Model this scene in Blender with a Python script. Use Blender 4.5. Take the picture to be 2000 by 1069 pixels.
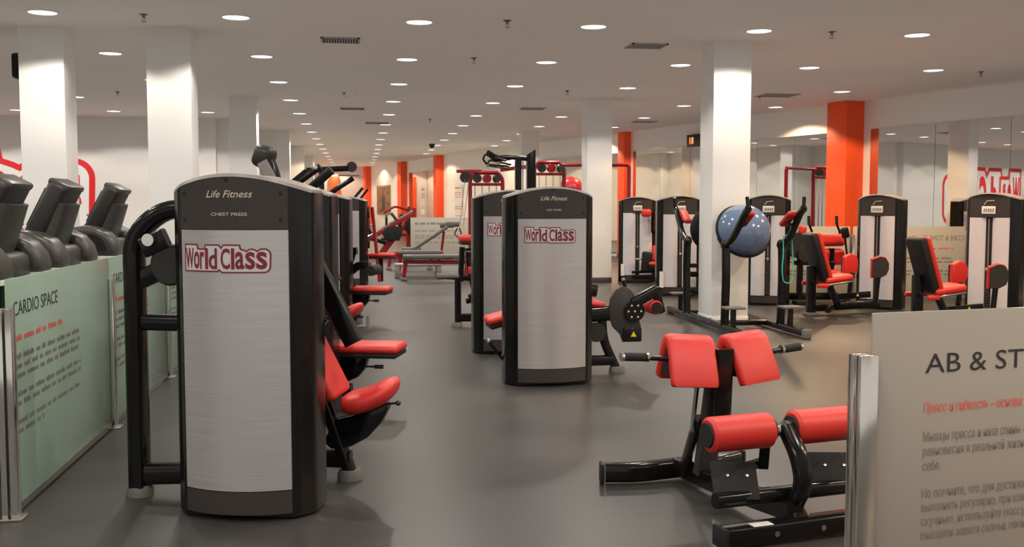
import bpy, bmesh, math, random
from mathutils import Vector, Matrix, Quaternion
random.seed(7)
scn = bpy.context.scene
for o in list(bpy.data.objects): bpy.data.objects.remove(o, do_unlink=True)
C = scn.collection
R = math.radians
PI = math.pi

# ------------------------------------------------------------------ camera
CAM_H, CEIL = 1.35, 3.16
cam = bpy.data.cameras.new('camera'); camo = bpy.data.objects.new('camera', cam); C.objects.link(camo)
camo.location = (0, 0, CAM_H)
FPX = 2000.0
cam.sensor_width = 36.0; cam.lens = 36.0*FPX/2000.0
yaw = math.atan(297/FPX); pitch = math.atan(135.5/FPX)
camo.rotation_euler = (PI/2-pitch, 0, -yaw)
cam.clip_start = .05; cam.clip_end = 200
scn.camera = camo
# ------------------------------------------------------------------ world and exposure
w = bpy.data.worlds.new('world'); scn.world = w; w.use_nodes = True
bg = w.node_tree.nodes['Background']; bg.inputs[0].default_value = (1.0, .93, .84, 1); bg.inputs[1].default_value = .6
vs = scn.view_settings
vs.view_transform = 'Standard'; vs.look = 'None'; vs.gamma = 1.0; vs.use_curve_mapping = False; vs.exposure = 0.0
scn.cycles.max_bounces = 10; scn.cycles.diffuse_bounces = 6; scn.cycles.glossy_bounces = 5
scn.cycles.transparent_max_bounces = 12; scn.cycles.sample_clamp_indirect = 6.0
# uniform ambient fill added on top of the traced bounces, brightens the ceiling
scn.cycles.use_fast_gi = True; scn.cycles.fast_gi_method = 'ADD'
w.light_settings.ao_factor = .165; w.light_settings.distance = 2.2
scn.cycles.caustics_reflective = False; scn.cycles.caustics_refractive = False
LAMP_W = 106.0          # each downlight, used by its builder below
LAMP_COL = (1.0, .93, .84); LAMP_WARM = (1.0, .78, .54); LAMP_WALL = (1.0, .68, .40)

# ------------------------------------------------------------------ materials
M = {}
def mat(name, col, rough=.5, metal=0, spec=.5, coat=0, emit=0, noise=None, bump=None, alpha=1):
    m = bpy.data.materials.new(name); m.use_nodes = True
    nt = m.node_tree; b = nt.nodes['Principled BSDF']
    c = tuple(col)+(1,)
    b.inputs['Base Color'].default_value = c
    b.inputs['Roughness'].default_value = rough; b.inputs['Metallic'].default_value = metal
    b.inputs['Specular IOR Level'].default_value = spec
    b.inputs['Coat Weight'].default_value = coat; b.inputs['Coat Roughness'].default_value = .08
    b.inputs['Alpha'].default_value = alpha
    if emit:
        b.inputs['Emission Color'].default_value = c; b.inputs['Emission Strength'].default_value = emit
    if noise or bump:
        tc = nt.nodes.new('ShaderNodeTexCoord')
    if noise:      # (scale, amount, stretch)
        sc, am, st = noise
        mp = nt.nodes.new('ShaderNodeMapping'); mp.inputs['Scale'].default_value = st
        nt.links.new(tc.outputs['Object'], mp.inputs['Vector'])
        n = nt.nodes.new('ShaderNodeTexNoise'); n.inputs['Scale'].default_value = sc; n.inputs['Detail'].default_value = 5
        nt.links.new(mp.outputs['Vector'], n.inputs['Vector'])
        r = nt.nodes.new('ShaderNodeValToRGB')
        r.color_ramp.elements[0].position = .3; r.color_ramp.elements[1].position = .7
        r.color_ramp.elements[0].color = tuple(v*(1-am) for v in col)+(1,)
        r.color_ramp.elements[1].color = tuple(min(1, v*(1+am)) for v in col)+(1,)
        nt.links.new(n.outputs['Fac'], r.inputs['Fac']); nt.links.new(r.outputs['Color'], b.inputs['Base Color'])
    if bump:
        n2 = nt.nodes.new('ShaderNodeTexNoise'); n2.inputs['Scale'].default_value = bump[0]; n2.inputs['Detail'].default_value = 3
        nt.links.new(tc.outputs['Object'], n2.inputs['Vector'])
        bp = nt.nodes.new('ShaderNodeBump'); bp.inputs['Strength'].default_value = bump[1]; bp.inputs['Distance'].default_value = .01
        nt.links.new(n2.outputs['Fac'], bp.inputs['Height']); nt.links.new(bp.outputs['Normal'], b.inputs['Normal'])
    M[name] = m
    return m
ONE = (1, 1, 1)
mat('paint_white', (.80, .77, .72), .65, bump=(60, .05), noise=(.7, .02, ONE))
mat('paint_column', (.80, .785, .755), .55, noise=(1.2, .025, ONE))
mat('paint_ceiling', (.86, .775, .68), .8, noise=(.5, .02, ONE))
mat('paint_orange', (.95, .10, .022), .5, noise=(1.5, .03, ONE))
mat('black_gloss', (.006, .0055, .0055), .16, spec=.38, coat=.0, noise=(30, .2, ONE))
mat('header_grey', (.036, .031, .0285), .45, spec=.4, noise=(90, .15, ONE))
mat('cap_grey', (.30, .27, .24), .35, noise=(40, .1, ONE))
mat('silver_brushed', (.60, .575, .585), .32, metal=.7, noise=(6, .09, (.5, .5, 60)))
mat('silver_pale', (.70, .68, .72), .36, metal=.3, noise=(6, .06, (.5, .5, 60)))
mat('red_vinyl', (.56, .026, .020), .42, bump=(350, .06), noise=(6, .06, ONE))
mat('black_vinyl', (.010, .010, .010), .5, spec=.3, bump=(300, .08), noise=(8, .15, ONE))
mat('rubber_grey', (.13, .125, .115), .75, noise=(60, .12, ONE))
mat('rubber_black', (.014, .014, .014), .7, spec=.3, noise=(80, .2, ONE))
mat('chrome', (.82, .8, .77), .12, metal=1, noise=(3, .03, ONE))
mat('steel', (.50, .47, .43), .28, metal=1, noise=(20, .08, ONE))
mat('red_paint', (.27, .006, .013), .25, coat=.4, noise=(12, .08, ONE))
mat('bench_grey', (.115, .11, .105), .5, noise=(20, .1, ONE))
mat('frame_grey', (.27, .25, .23), .4, metal=.3, noise=(20, .1, ONE))
mat('plastic_grey', (.020, .019, .0175), .42, noise=(25, .1, ONE))
mat('plastic_mid', (.045, .042, .037), .36, noise=(25, .1, ONE))
mat('screen_dark', (.008, .008, .008), .12, noise=(5, .2, ONE))
mat('logo_burgundy', (.16, .012, .028), .5, noise=(60, .08, ONE))
mat('logo_pale', (.50, .47, .48), .5, noise=(60, .04, ONE))
mat('logo_red', (.78, .018, .024), .5, noise=(3, .03, ONE))
mat('logo_white', (.86, .85, .83), .5, noise=(3, .02, ONE))
mat('print_gold', (.50, .44, .33), .5, noise=(90, .1, ONE))
mat('print_black', (.025, .02, .024), .55, noise=(80, .1, ONE))
mat('print_red', (.70, .13, .10), .55, noise=(80, .08, ONE))
mat('print_grey', (.20, .18, .15), .55, noise=(80, .08, ONE))
mat('label_white', (.72, .70, .66), .5, noise=(50, .06, ONE))
mat('warning_yellow', (.85, .62, .02), .4, noise=(50, .05, ONE))
mat('bosu_blue', (.115, .17, .28), .12, spec=.8, coat=.6, noise=(3, .12, ONE))
mat('band_green', (.05, .50, .36), .5, noise=(40, .1, ONE))
mat('ball_red', (.55, .03, .05), .35, noise=(6, .1, ONE))
mat('metal_dark', (.06, .055, .055), .3, metal=.6, noise=(40, .15, ONE))
mat('sprinkler_brass', (.24, .20, .15), .35, metal=.8, noise=(40, .1, ONE))
mat('vent_grey', (.36, .33, .29), .5, noise=(20, .05, ONE))
mat('vent_dark', (.05, .045, .04), .7, noise=(20, .1, ONE))
mat('lens_lit', (1.0, .97, .98), .4, emit=3.2)
mat('led_red', (1.0, .16, .05), .4, emit=3.0)
mat('clock_black', (.012, .008, .008), .35, noise=(20, .1, ONE))
mat('baseboard_dark', (.05, .047, .043), .5, noise=(20, .1, ONE))
mat('mirror', (.80, .79, .76), .012, metal=1)
# floor: dark speckled rubber sheeting with scuffed, slightly glossier patches
m = mat('floor_rubber', (.07, .07, .07), .42, spec=.5)
nt = m.node_tree; b = nt.nodes['Principled BSDF']; tc = nt.nodes.new('ShaderNodeTexCoord')
n1 = nt.nodes.new('ShaderNodeTexNoise'); n1.inputs['Scale'].default_value = .8; n1.inputs['Detail'].default_value = 6
n2 = nt.nodes.new('ShaderNodeTexNoise'); n2.inputs['Scale'].default_value = 160; n2.inputs['Detail'].default_value = 2
for n in (n1, n2): nt.links.new(tc.outputs['Object'], n.inputs['Vector'])
r1 = nt.nodes.new('ShaderNodeValToRGB'); r1.color_ramp.elements[0].color = (.020, .0195, .019, 1); r1.color_ramp.elements[1].color = (.054, .050, .0465, 1)
r1.color_ramp.elements[0].position = .35; r1.color_ramp.elements[1].position = .68
nt.links.new(n1.outputs['Fac'], r1.inputs['Fac'])
r2 = nt.nodes.new('ShaderNodeValToRGB'); r2.color_ramp.elements[0].color = (.8, .8, .8, 1); r2.color_ramp.elements[1].color = (1.25, 1.25, 1.25, 1)
r2.color_ramp.elements[0].position = .4; r2.color_ramp.elements[1].position = .62
nt.links.new(n2.outputs['Fac'], r2.inputs['Fac'])
mx = nt.nodes.new('ShaderNodeMixRGB'); mx.blend_type = 'MULTIPLY'; mx.inputs[0].default_value = 1
nt.links.new(r1.outputs['Color'], mx.inputs[1]); nt.links.new(r2.outputs['Color'], mx.inputs[2])
nt.links.new(mx.outputs['Color'], b.inputs['Base Color'])
mr = nt.nodes.new('ShaderNodeMapRange'); mr.inputs[3].default_value = .30; mr.inputs[4].default_value = .46
nt.links.new(n1.outputs['Fac'], mr.inputs[0]); nt.links.new(mr.outputs[0], b.inputs['Roughness'])
# frosted glass: diffuse + translucent behind a glossy surface
def frosted(name, col, through=.10):
    m = bpy.data.materials.new(name); m.use_nodes = True; nt = m.node_tree
    for n in list(nt.nodes): nt.nodes.remove(n)
    out = nt.nodes.new('ShaderNodeOutputMaterial')
    tc = nt.nodes.new('ShaderNodeTexCoord'); ns = nt.nodes.new('ShaderNodeTexNoise'); ns.inputs['Scale'].default_value = 1.5
    nt.links.new(tc.outputs['Object'], ns.inputs['Vector'])
    rp = nt.nodes.new('ShaderNodeValToRGB'); rp.color_ramp.elements[0].color = tuple(v*.97 for v in col)+(1,); rp.color_ramp.elements[1].color = tuple(min(1, v*1.03) for v in col)+(1,)
    nt.links.new(ns.outputs['Fac'], rp.inputs['Fac'])
    d = nt.nodes.new('ShaderNodeBsdfDiffuse'); t = nt.nodes.new('ShaderNodeBsdfTranslucent')
    g = nt.nodes.new('ShaderNodeBsdfGlossy'); g.inputs['Roughness'].default_value = .22
    tr = nt.nodes.new('ShaderNodeBsdfTransparent')
    nt.links.new(rp.outputs['Color'], d.inputs['Color']); nt.links.new(rp.outputs['Color'], t.inputs['Color'])
    tr.inputs['Color'].default_value = tuple(min(1, v*1.2) for v in col)+(1,)
    m1 = nt.nodes.new('ShaderNodeMixShader'); m1.inputs[0].default_value = .42
    nt.links.new(d.outputs[0], m1.inputs[1]); nt.links.new(t.outputs[0], m1.inputs[2])
    m2 = nt.nodes.new('ShaderNodeMixShader'); m2.inputs[0].default_value = through
    nt.links.new(m1.outputs[0], m2.inputs[1]); nt.links.new(tr.outputs[0], m2.inputs[2])
    fr = nt.nodes.new('ShaderNodeFresnel'); fr.inputs[0].default_value = 1.4
    m3 = nt.nodes.new('ShaderNodeMixShader'); nt.links.new(fr.outputs[0], m3.inputs[0])
    nt.links.new(m2.outputs[0], m3.inputs[1]); nt.links.new(g.outputs[0], m3.inputs[2])
    nt.links.new(m3.outputs[0], out.inputs[0]); M[name] = m
frosted('glass_green', (.50, .66, .52), .06)
frosted('glass_beige', (.52, .455, .385), .05)
frosted('glass_far', (.74, .70, .60), .16)

# ------------------------------------------------------------------ object helpers
def link(name, me, m, parent=None, loc=(0, 0, 0), rot=(0, 0, 0)):
    o = bpy.data.objects.new(name, me); C.objects.link(o)
    if m is not None and len(me.materials) == 0: me.materials.append(M[m])
    o.parent = parent; o.location = loc; o.rotation_euler = rot
    return o
def tag(o, label=None, cat=None, group=None, kind=None):
    if label: o['label'] = label
    if cat: o['category'] = cat
    if group: o['group'] = group
    if kind: o['kind'] = kind
    return o
def thing(name, label, cat, loc=(0, 0, 0), rz=0, group=None):
    o = bpy.data.objects.new(name, None); C.objects.link(o); o.empty_display_size = .1
    o.location = loc; o.rotation_euler = (0, 0, R(rz))
    return tag(o, label, cat, group)
def dup(root, loc, rz=None, label=None, group=None):
    r = root.copy(); C.objects.link(r); r.location = loc
    if rz is not None: r.rotation_euler = (0, 0, R(rz))
    if label: r['label'] = label
    if group: r['group'] = group
    for ch in list(root.children):
        c = ch.copy(); C.objects.link(c); c.parent = r
        for g in list(ch.children):
            d = g.copy(); C.objects.link(d); d.parent = c
    return r

V = Vector
def fillet(pts, rad=.05, n=5):
    pts = [V(p) for p in pts]; out = [pts[0]]
    for i in range(1, len(pts)-1):
        a, p, b_ = pts[i-1], pts[i], pts[i+1]
        d1 = (a-p); d2 = (b_-p); r = min(rad, d1.length*.48, d2.length*.48)
        s = p+d1.normalized()*r; e = p+d2.normalized()*r
        for k in range(n+1):
            t = k/n; out.append(s*(1-t)**2+p*2*t*(1-t)+e*t*t)
    out.append(pts[-1]); return out

class B:
    """collects shapes into one mesh"""
    def __init__(s): s.bm = bmesh.new()
    def _xf(s, verts, c, rot):
        mtx = Matrix.Translation(V(c))
        if rot is not None:
            from mathutils import Euler
            mtx = mtx @ Euler([R(a) for a in rot]).to_matrix().to_4x4()
        bmesh.ops.transform(s.bm, matrix=mtx, verts=verts)
    def box(s, c, size, rot=None, bev=0, seg=2):
        t = bmesh.new(); bmesh.ops.create_cube(t, size=1)
        bmesh.ops.scale(t, vec=size, verts=t.verts)
        if bev: bmesh.ops.bevel(t, geom=list(t.edges), offset=min(bev, min(size)*.49), segments=seg, profile=.5, affect='EDGES')
        s._merge(t, c, rot); return s
    def _merge(s, t, c=(0, 0, 0), rot=None):
        me = bpy.data.meshes.new('t'); t.to_mesh(me); t.free()
        n0 = len(s.bm.verts); s.bm.from_mesh(me); bpy.data.meshes.remove(me)
        s.bm.verts.ensure_lookup_table()
        s._xf(s.bm.verts[n0:], c, rot)
    def sweep(s, pts, prof, up=(0, 0, 1), caps=True, closed=False):
        pts = [V(p) for p in pts]; n = len(pts); rings = []
        tan = []
        for i in range(n):
            a = pts[(i-1) % n] if (closed or i > 0) else pts[i]; b_ = pts[(i+1) % n] if (closed or i < n-1) else pts[i]
            tan.append((b_-a).normalized())
        u = V(up)
        if abs(u.dot(tan[0])) > .95: u = V((0, 1, 0)) if abs(tan[0].y) < .9 else V((1, 0, 0))
        nrm = (u-tan[0]*u.dot(tan[0])).normalized()
        for i in range(n):
            if i:
                q = tan[i-1].rotation_difference(tan[i]); nrm = q @ nrm
                nrm = (nrm-tan[i]*nrm.dot(tan[i])).normalized()
            bi = tan[i].cross(nrm)
            rings.append([s.bm.verts.new(pts[i]+bi*x+nrm*y) for x, y in prof])
        m = len(prof)
        for i in range(n if closed else n-1):
            r0, r1 = rings[i], rings[(i+1) % n]
            for k in range(m):
                f = s.bm.faces.new((r0[k], r0[(k+1) % m], r1[(k+1) % m], r1[k])); f.smooth = True
        if caps and not closed:
            s.bm.faces.new(list(reversed(rings[0]))); s.bm.faces.new(rings[-1])
        return s
    def tube(s, pts, r, seg=12, rad=None, closed=False):
        if rad: pts = fillet(pts, rad)
        return s.sweep(pts, [(r*math.cos(a*2*PI/seg), r*math.sin(a*2*PI/seg)) for a in range(seg)], closed=closed)
    def oval(s, pts, w, h, rad=None, up=(0, 0, 1), p=3.2, seg=16):
        if rad: pts = fillet(pts, rad)
        return s.sweep(pts, sup(w/2, h/2, p, seg), up=up)
    def rect(s, pts, w, h, rad=None, up=(0, 0, 1)):
        return s.oval(pts, w, h, rad, up, p=9, seg=20)
    def cyl(s, a, b_, r, seg=20): return s.tube([a, b_], r, seg)
    def sph(s, c, r, sc=(1, 1, 1), seg=16):
        t = bmesh.new(); bmesh.ops.create_uvsphere(t, u_segments=seg, v_segments=max(6, seg//2), radius=r)
        bmesh.ops.scale(t, vec=sc, verts=t.verts)
        for f in t.faces: f.smooth = True
        s._merge(t, c); return s
    def lathe(s, prof, c=(0, 0, 0), rot=None, seg=24):
        t = bmesh.new(); rings = []
        for r, z in prof:
            if r < 1e-5: rings.append([t.verts.new((0, 0, z))])
            else: rings.append([t.verts.new((r*math.cos(a*2*PI/seg), r*math.sin(a*2*PI/seg), z)) for a in range(seg)])
        for i in range(len(rings)-1):
            a, b_ = rings[i], rings[i+1]
            for k in range(seg):
                if len(a) == 1 and len(b_) == 1: continue
                if len(a) == 1: f = t.faces.new((a[0], b_[(k+1) % seg], b_[k]))
                elif len(b_) == 1: f = t.faces.new((a[k], a[(k+1) % seg], b_[0]))
                else: f = t.faces.new((a[k], a[(k+1) % seg], b_[(k+1) % seg], b_[k]))
                f.smooth = True
        bmesh.ops.recalc_face_normals(t, faces=t.faces)
        s._merge(t, c, rot); return s
    def prism(s, poly, y0, y1, c=(0, 0, 0), rot=None, bev=0, seg=2):
        """poly in XZ, extruded along y"""
        t = bmesh.new()
        a = [t.verts.new((x, y0, z)) for x, z in poly]; b_ = [t.verts.new((x, y1, z)) for x, z in poly]
        n = len(poly); t.faces.new(a); t.faces.new(list(reversed(b_)))
        for k in range(n): t.faces.new((a[k], b_[k], b_[(k+1) % n], a[(k+1) % n]))
        bmesh.ops.recalc_face_normals(t, faces=t.faces)
        if bev:
            es = [e for e in t.edges if abs(e.verts[0].co.y-e.verts[1].co.y) < 1e-6]
            bmesh.ops.bevel(t, geom=es, offset=bev, segments=seg, profile=.5, affect='EDGES')
        s._merge(t, c, rot); return s
    def loft(s, rings):
        """rings: lists of points with the same count"""
        rs = [[s.bm.verts.new(V(p)) for p in r] for r in rings]; m = len(rs[0])
        for a, b_ in zip(rs, rs[1:]):
            for k in range(m):
                f = s.bm.faces.new((a[k], a[(k+1) % m], b_[(k+1) % m], b_[k])); f.smooth = True
        s.bm.faces.new(list(reversed(rs[0]))); s.bm.faces.new(rs[-1]); return s
    def mesh(s, name, smooth=None):
        bmesh.ops.recalc_face_normals(s.bm, faces=s.bm.faces)
        me = bpy.data.meshes.new(name); s.bm.to_mesh(me); s.bm.free()
        if smooth is not None:
            for p in me.polygons: p.use_smooth = True
            me.set_sharp_from_angle(angle=R(smooth))
        return me
    def make(s, name, m, parent=None, loc=(0, 0, 0), rot=(0, 0, 0), smooth=38):
        return link(name, s.mesh(name, smooth), m, parent, loc, [R(a) for a in rot])
def sup(a, b_, p=3.0, seg=16):
    out = []
    for k in range(seg):
        t = 2*PI*k/seg; c, s_ = math.cos(t), math.sin(t)
        out.append((a*math.copysign(abs(c)**(2/p), c), b_*math.copysign(abs(s_)**(2/p), s_)))
    return out

# ------------------------------------------------------------------ lettering helpers
_tc = {}
def text_verts(txt, bold=0.0, shear=0.0):
    """verts (x,y) and faces of a line of lettering, unit size"""
    key = (txt, bold, shear)
    if key in _tc: return _tc[key]
    cu = bpy.data.curves.new('t', 'FONT'); cu.body = txt; cu.size = 1; cu.offset = bold; cu.shear = shear
    cu.resolution_u = 3; cu.fill_mode = 'FRONT'
    ob = bpy.data.objects.new('t', cu)
    me = bpy.data.meshes.new_from_object(ob)
    vs_ = [(v.co.x, v.co.y) for v in me.vertices]; fs = [tuple(p.vertices) for p in me.polygons]
    bpy.data.objects.remove(ob); bpy.data.curves.remove(cu); bpy.data.meshes.remove(me)
    _tc[key] = (vs_, fs); return vs_, fs
class T:
    """flat print lying in the XZ plane (y from a function of x), facing -y"""
    def __init__(s): s.v = []; s.f = []
    def add(s, vs_, fs, yf, mirror=False):
        n = len(s.v); s.v += [((-x if mirror else x), yf(x), z) for x, z in vs_]; s.f += [tuple(i+n for i in f) for f in fs]
    def line(s, txt, x, z, h=None, width=None, yf=lambda x: 0, bold=0, shear=0, fit=None, cap=None, center=False):
        vs_, fs = text_verts(txt, bold, shear)
        if not vs_: return s
        x0 = min(v[0] for v in vs_); x1 = max(v[0] for v in vs_); z0 = min(v[1] for v in vs_); z1 = max(v[1] for v in vs_)
        if fit:   # exact box (xa, za, xb, zb)
            xa, za, xb, zb = fit; sx = (xb-xa)/(x1-x0); sz = (zb-za)/(z1-z0)
            s.add([(xa+(a-x0)*sx, za+(b_-z0)*sz) for a, b_ in vs_], fs, yf); return s
        sz = h/.73
        sx = (width/(x1-x0)) if width else sz
        off = -(x1-x0)*sx/2 if center else 0
        s.add([(x+off+(a-x0)*sx, z+b_*sz) for a, b_ in vs_], fs, yf); return s
    def poly(s, pts, yf=lambda x: 0, sub=.02):
        # fan-free fill through bmesh, cut along x so that it can follow a curved panel
        bm = bmesh.new(); vv = [bm.verts.new((x, z, 0)) for x, z in pts]; bm.faces.new(vv)
        bmesh.ops.triangulate(bm, faces=list(bm.faces))
        xs = [p[0] for p in pts]; x = min(xs)+sub
        while x < max(xs):
            bmesh.ops.bisect_plane(bm, geom=list(bm.verts)+list(bm.edges)+list(bm.faces), plane_co=(x, 0, 0), plane_no=(1, 0, 0)); x += sub
        bm.verts.index_update(); bm.verts.ensure_lookup_table()
        s.add([(v.co.x, v.co.y) for v in bm.verts], [tuple(v.index for v in f.verts) for f in bm.faces], yf); bm.free(); return s
    def make(s, name, m, parent=None, loc=(0, 0, 0), rot=(0, 0, 0), mirror=False):
        me = bpy.data.meshes.new(name)
        me.from_pydata([((-x if mirror else x), y, z) for x, y, z in s.v], [], s.f); me.update()
        return link(name, me, m, parent, loc, [R(a) for a in rot])

def letters(parent, txt, x, z, h, width, yf, m):
    allv, _ = text_verts(txt); X0 = min(v[0] for v in allv); X1 = max(v[0] for v in allv); k = width/(X1-X0); pre = ''
    for ch in txt:
        pre += ch
        if ch == ' ': continue
        pv, _ = text_verts(pre); cv, cf = text_verts(ch)
        off = max(v[0] for v in pv)-max(v[0] for v in cv)
        t = T(); t.add([(x+(a+off-X0)*k, z+b_*h/.73) for a, b_ in cv], cf, yf); t.make('letter', m, parent)
# the club emblem: outline plate, pale plate and condensed heavy letters, unit width, origin at lower left
LOGO_OUT = [(255, 886), (255, 682), (371, 682), (379, 714), (428, 714), (436, 684), (549, 684), (566, 704), (580, 684), (707, 684), (714, 714),
            (738, 722), (750, 728), (768, 716), (792, 713), (814, 720), (826, 728), (842, 716), (856, 712)]+[(873+48*math.cos(R(a)), 760-48*math.sin(R(a))) for a in range(90, -1, -10)]+[(872+46*math.cos(R(a)), 847+46*math.sin(R(a))) for a in range(0, 91, 10)]+[(566, 893), (548, 876), (538, 886)]
def inset(poly, d):
    out = []; n = len(poly)
    area = sum(poly[i][0]*poly[(i+1) % n][1]-poly[(i+1) % n][0]*poly[i][1] for i in range(n))
    sg = 1 if area > 0 else -1
    for i in range(n):
        p0, p1, p2 = V(poly[i-1]).to_2d(), V(poly[i]).to_2d(), V(poly[(i+1) % n]).to_2d()
        a = (p1-p0).normalized(); b_ = (p2-p1).normalized()
        na = V((-a.y, a.x))*sg; nb = V((-b_.y, b_.x))*sg; k = 1+na.dot(nb)
        out.append(tuple(p1+(na+nb)*d/max(k, .5)))
    return out
def lu(p): return ((p[0]-255)/666, (893-p[1])/666)
LOGO_LET = [('W', 266, 712, 338), ('o', 340, 737, 388), ('r', 393, 737, 428), ('l', 437, 712, 461), ('d', 467, 712, 534),
            ('C', 562, 712, 632), ('l', 641, 712, 665), ('a', 671, 737, 736), ('s', 743, 737, 812), ('s', 819, 737, 893)]
def emblem(parent, width, x, z, yf, dark, pale, step=.0012, sub=.03):
    P = lambda p: (x+p[0]*width, z+p[1]*width)
    out = [lu(p) for p in LOGO_OUT]
    a = T().poly([P(p) for p in out], lambda q: yf(q)-step, sub).make('emblem_border', dark, parent)
    T().poly([P(p) for p in inset(out, .017)], lambda q: yf(q)-2*step, sub).make('emblem_field', pale, a)
    t = T()
    for ch, x0, y0, x1 in LOGO_LET:
        p, q = P(lu((x0, 864))), P(lu((x1, y0)))
        t.line(ch, 0, 0, fit=(p[0], p[1], q[0], q[1]), yf=lambda u: yf(u)-3*step, bold=.02)
    t.make('emblem_lettering', dark, a)
    return a
# ================================================================== the room
WALL = [(12.27, 5.6), (8.84, 17.1), (8.03, 20.0), (7.42, 22.44), (6.54, 26.0), (5.32, 29.72), (3.2, 37.5), (2.0, 44.1), (.33, 51.0)]
def wall_x(y):
    for (xa, ya), (xb, yb) in zip(WALL, WALL[1:]):
        if ya <= y <= yb: return xa+(xb-xa)*(y-ya)/(yb-ya)
    return WALL[0][0] if y < WALL[0][1] else WALL[-1][0]
def struct(o): o['kind'] = 'structure'; return o
struct(B().box((-1, 23, -.05), (30, 64, .1)).make('floor', 'floor_rubber'))
struct(B().box((-1, 23, CEIL+.06), (30, 64, .12)).make('ceiling', 'paint_ceiling'))
b = B()
inner = [V((x, y, 0)) for x, y in WALL]; outer = [p+V((.35, .08, 0)) for p in inner]
for i in range(len(WALL)-1):
    q = [inner[i], inner[i+1], outer[i+1], outer[i]]
    lo = [b.bm.verts.new(p) for p in q]; hi = [b.bm.verts.new(p+V((0, 0, CEIL))) for p in q]
    b.bm.faces.new(lo); b.bm.faces.new(hi)
    for k in range(4): b.bm.faces.new((lo[k], lo[(k+1) % 4], hi[(k+1) % 4], hi[k]))
struct(b.make('wall_right', 'paint_white', smooth=None))
wl = struct(B().box((-9.2, 22.65, CEIL/2), (12.4, .3, CEIL)).make('wall_left', 'paint_white'))
struct(B().box((-15.4, 9, CEIL/2), (.3, 28, CEIL)).make('wall_far_left', 'paint_white'))
struct(B().box((-2.6, 38.5, CEIL/2), (.9, 25, CEIL)).make('wall_passage', 'paint_white'))
struct(B().box((-2.9, 24.4, CEIL/2), (.3, 3.4, CEIL)).make('wall_recess', 'paint_white'))
struct(B().box((-.5, 51.2, CEIL/2), (5, .3, CEIL)).make('wall_end', 'paint_white'))
struct(B().box((-9.2, 22.49, .05), (12.4, .02, .1)).make('baseboard_left', 'baseboard_dark'))

# ---- columns
COLS = [(-3.2, 11.38, 'white square column behind the treadmills, with a loudspeaker on its side'),
        (-1.93, 11.27, 'white square column rising between the treadmills and the chest press machine'),
        (-1.93, 18.05, 'white square column in front of the recessed grey partition'),
        (4.14, 11.3, 'white square column with the knee raise frame set around it'),
        (4.09, 17.5, 'white square column beside the weight machine with shoulder pads'),
        (4.2, 25.4, 'white square column behind the red cable machine')]
for x, y, lb in COLS:
    t = thing('column', lb, 'column', (x, y, 0))
    B().box((0, 0, (CEIL+.06)/2+.02), (.44, .44, CEIL-.06), bev=.006).make('shaft', 'paint_column', t)
    B().box((0, 0, .04), (.452, .452, .08), bev=.004).make('skirting', 'baseboard_dark' if y > 15 else 'paint_column', t)
for i, (x, y) in enumerate([(-1.93, 26.2), (-1.93, 32.9), (-1.93, 39.7)]):
    t = thing('pilaster', ['grey white pilaster at the corner of the recessed partition', 'second pilaster along the passage wall, past the recess',
                           'third pilaster along the passage wall, deepest of the row'][i], 'pilaster', (x, y, 0))
    B().box((0, 0, CEIL/2), (.46, .44, CEIL-.004), bev=.006).make('shaft', 'paint_column', t)
    B().box((0, 0, .04), (.47, .45, .08)).make('skirting', 'baseboard_dark', t)
# ---- orange pilasters on the right wall
for i, (y, wd, dp, lb) in enumerate([
        (17.35, .5, .66, 'broad orange pilaster between the wall mirrors, behind the abdominal machine'),
        (25.3, .35, .24, 'orange pilaster behind the weight machine with shoulder pads'),
        (38.3, .45, .42, 'orange pilaster beside the red and white notices'),
        (44.3, .6, .42, 'orange pilaster behind the red leg press'),
        (50.3, .5, .4, 'orange pilaster left of the framed city poster')]):
    x = wall_x(y); x2 = wall_x(y+.5); a = math.degrees(math.atan2(x-x2, .5))
    t = thing('orange_pilaster', lb, 'pilaster', (x-.05, y, 0), a)
    B().box((-.02, 0, CEIL/2), (dp, wd, CEIL-.004), bev=.006).make('shaft', 'paint_orange', t)
    B().box((-.02, 0, .04), (dp+.01, wd+.01, .08)).make('skirting', 'baseboard_dark', t)
t = thing('orange_pilaster', 'narrow orange pilaster on the end wall of the passage', 'pilaster', (-1.2, 50.88, 0))
B().box((0, 0, 1.35), (.42, .3, 2.7), bev=.006).make('shaft', 'paint_orange', t)

# ---- mirrors along the right wall: tall panes with thin seams
n_m = 0
MIR = [(6.0, 16.95), (17.75, 20.0), (20.0, 22.44), (22.44, 25.0), (25.6, 29.72), (38.8, 43.6)]
for k, (ya, yb) in enumerate(MIR):
    mlab = ['tall mirror pane on the wall behind the end weight towers', 'tall mirror pane right after the broad orange pilaster', 'tall mirror pane under the red digital clock',
            'tall mirror pane before the narrow orange pilaster', 'tall mirror pane past the narrow orange pilaster', 'tall mirror pane deep in the hall between two orange pilasters'][k]
    L = (yb-ya)*1.04; n = max(1, round(L/1.45))
    for i in range(n):
        y0, y1 = ya+(yb-ya)*i/n, ya+(yb-ya)*(i+1)/n
        p0, p1 = V((wall_x(y0+1e-4), y0)), V((wall_x(y1-1e-4), y1))
        d = (p1-p0); a = math.degrees(math.atan2(d.y, d.x)); nn = V((-d.y, d.x)).normalized()
        mid = (p0+p1)/2+nn*.012
        t = thing('wall_mirror', mlab, 'mirror', (mid.x, mid.y, .12), a, 'panes: '+mlab[5:])
        B().box((0, 0, 1.27), (d.length-.008, .012, 2.54)).make('pane', 'mirror', t)
        B().box((0, -.002, -.012), (d.length-.01, .03, .024), bev=.003).make('bottom_rail', 'steel', t)

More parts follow.
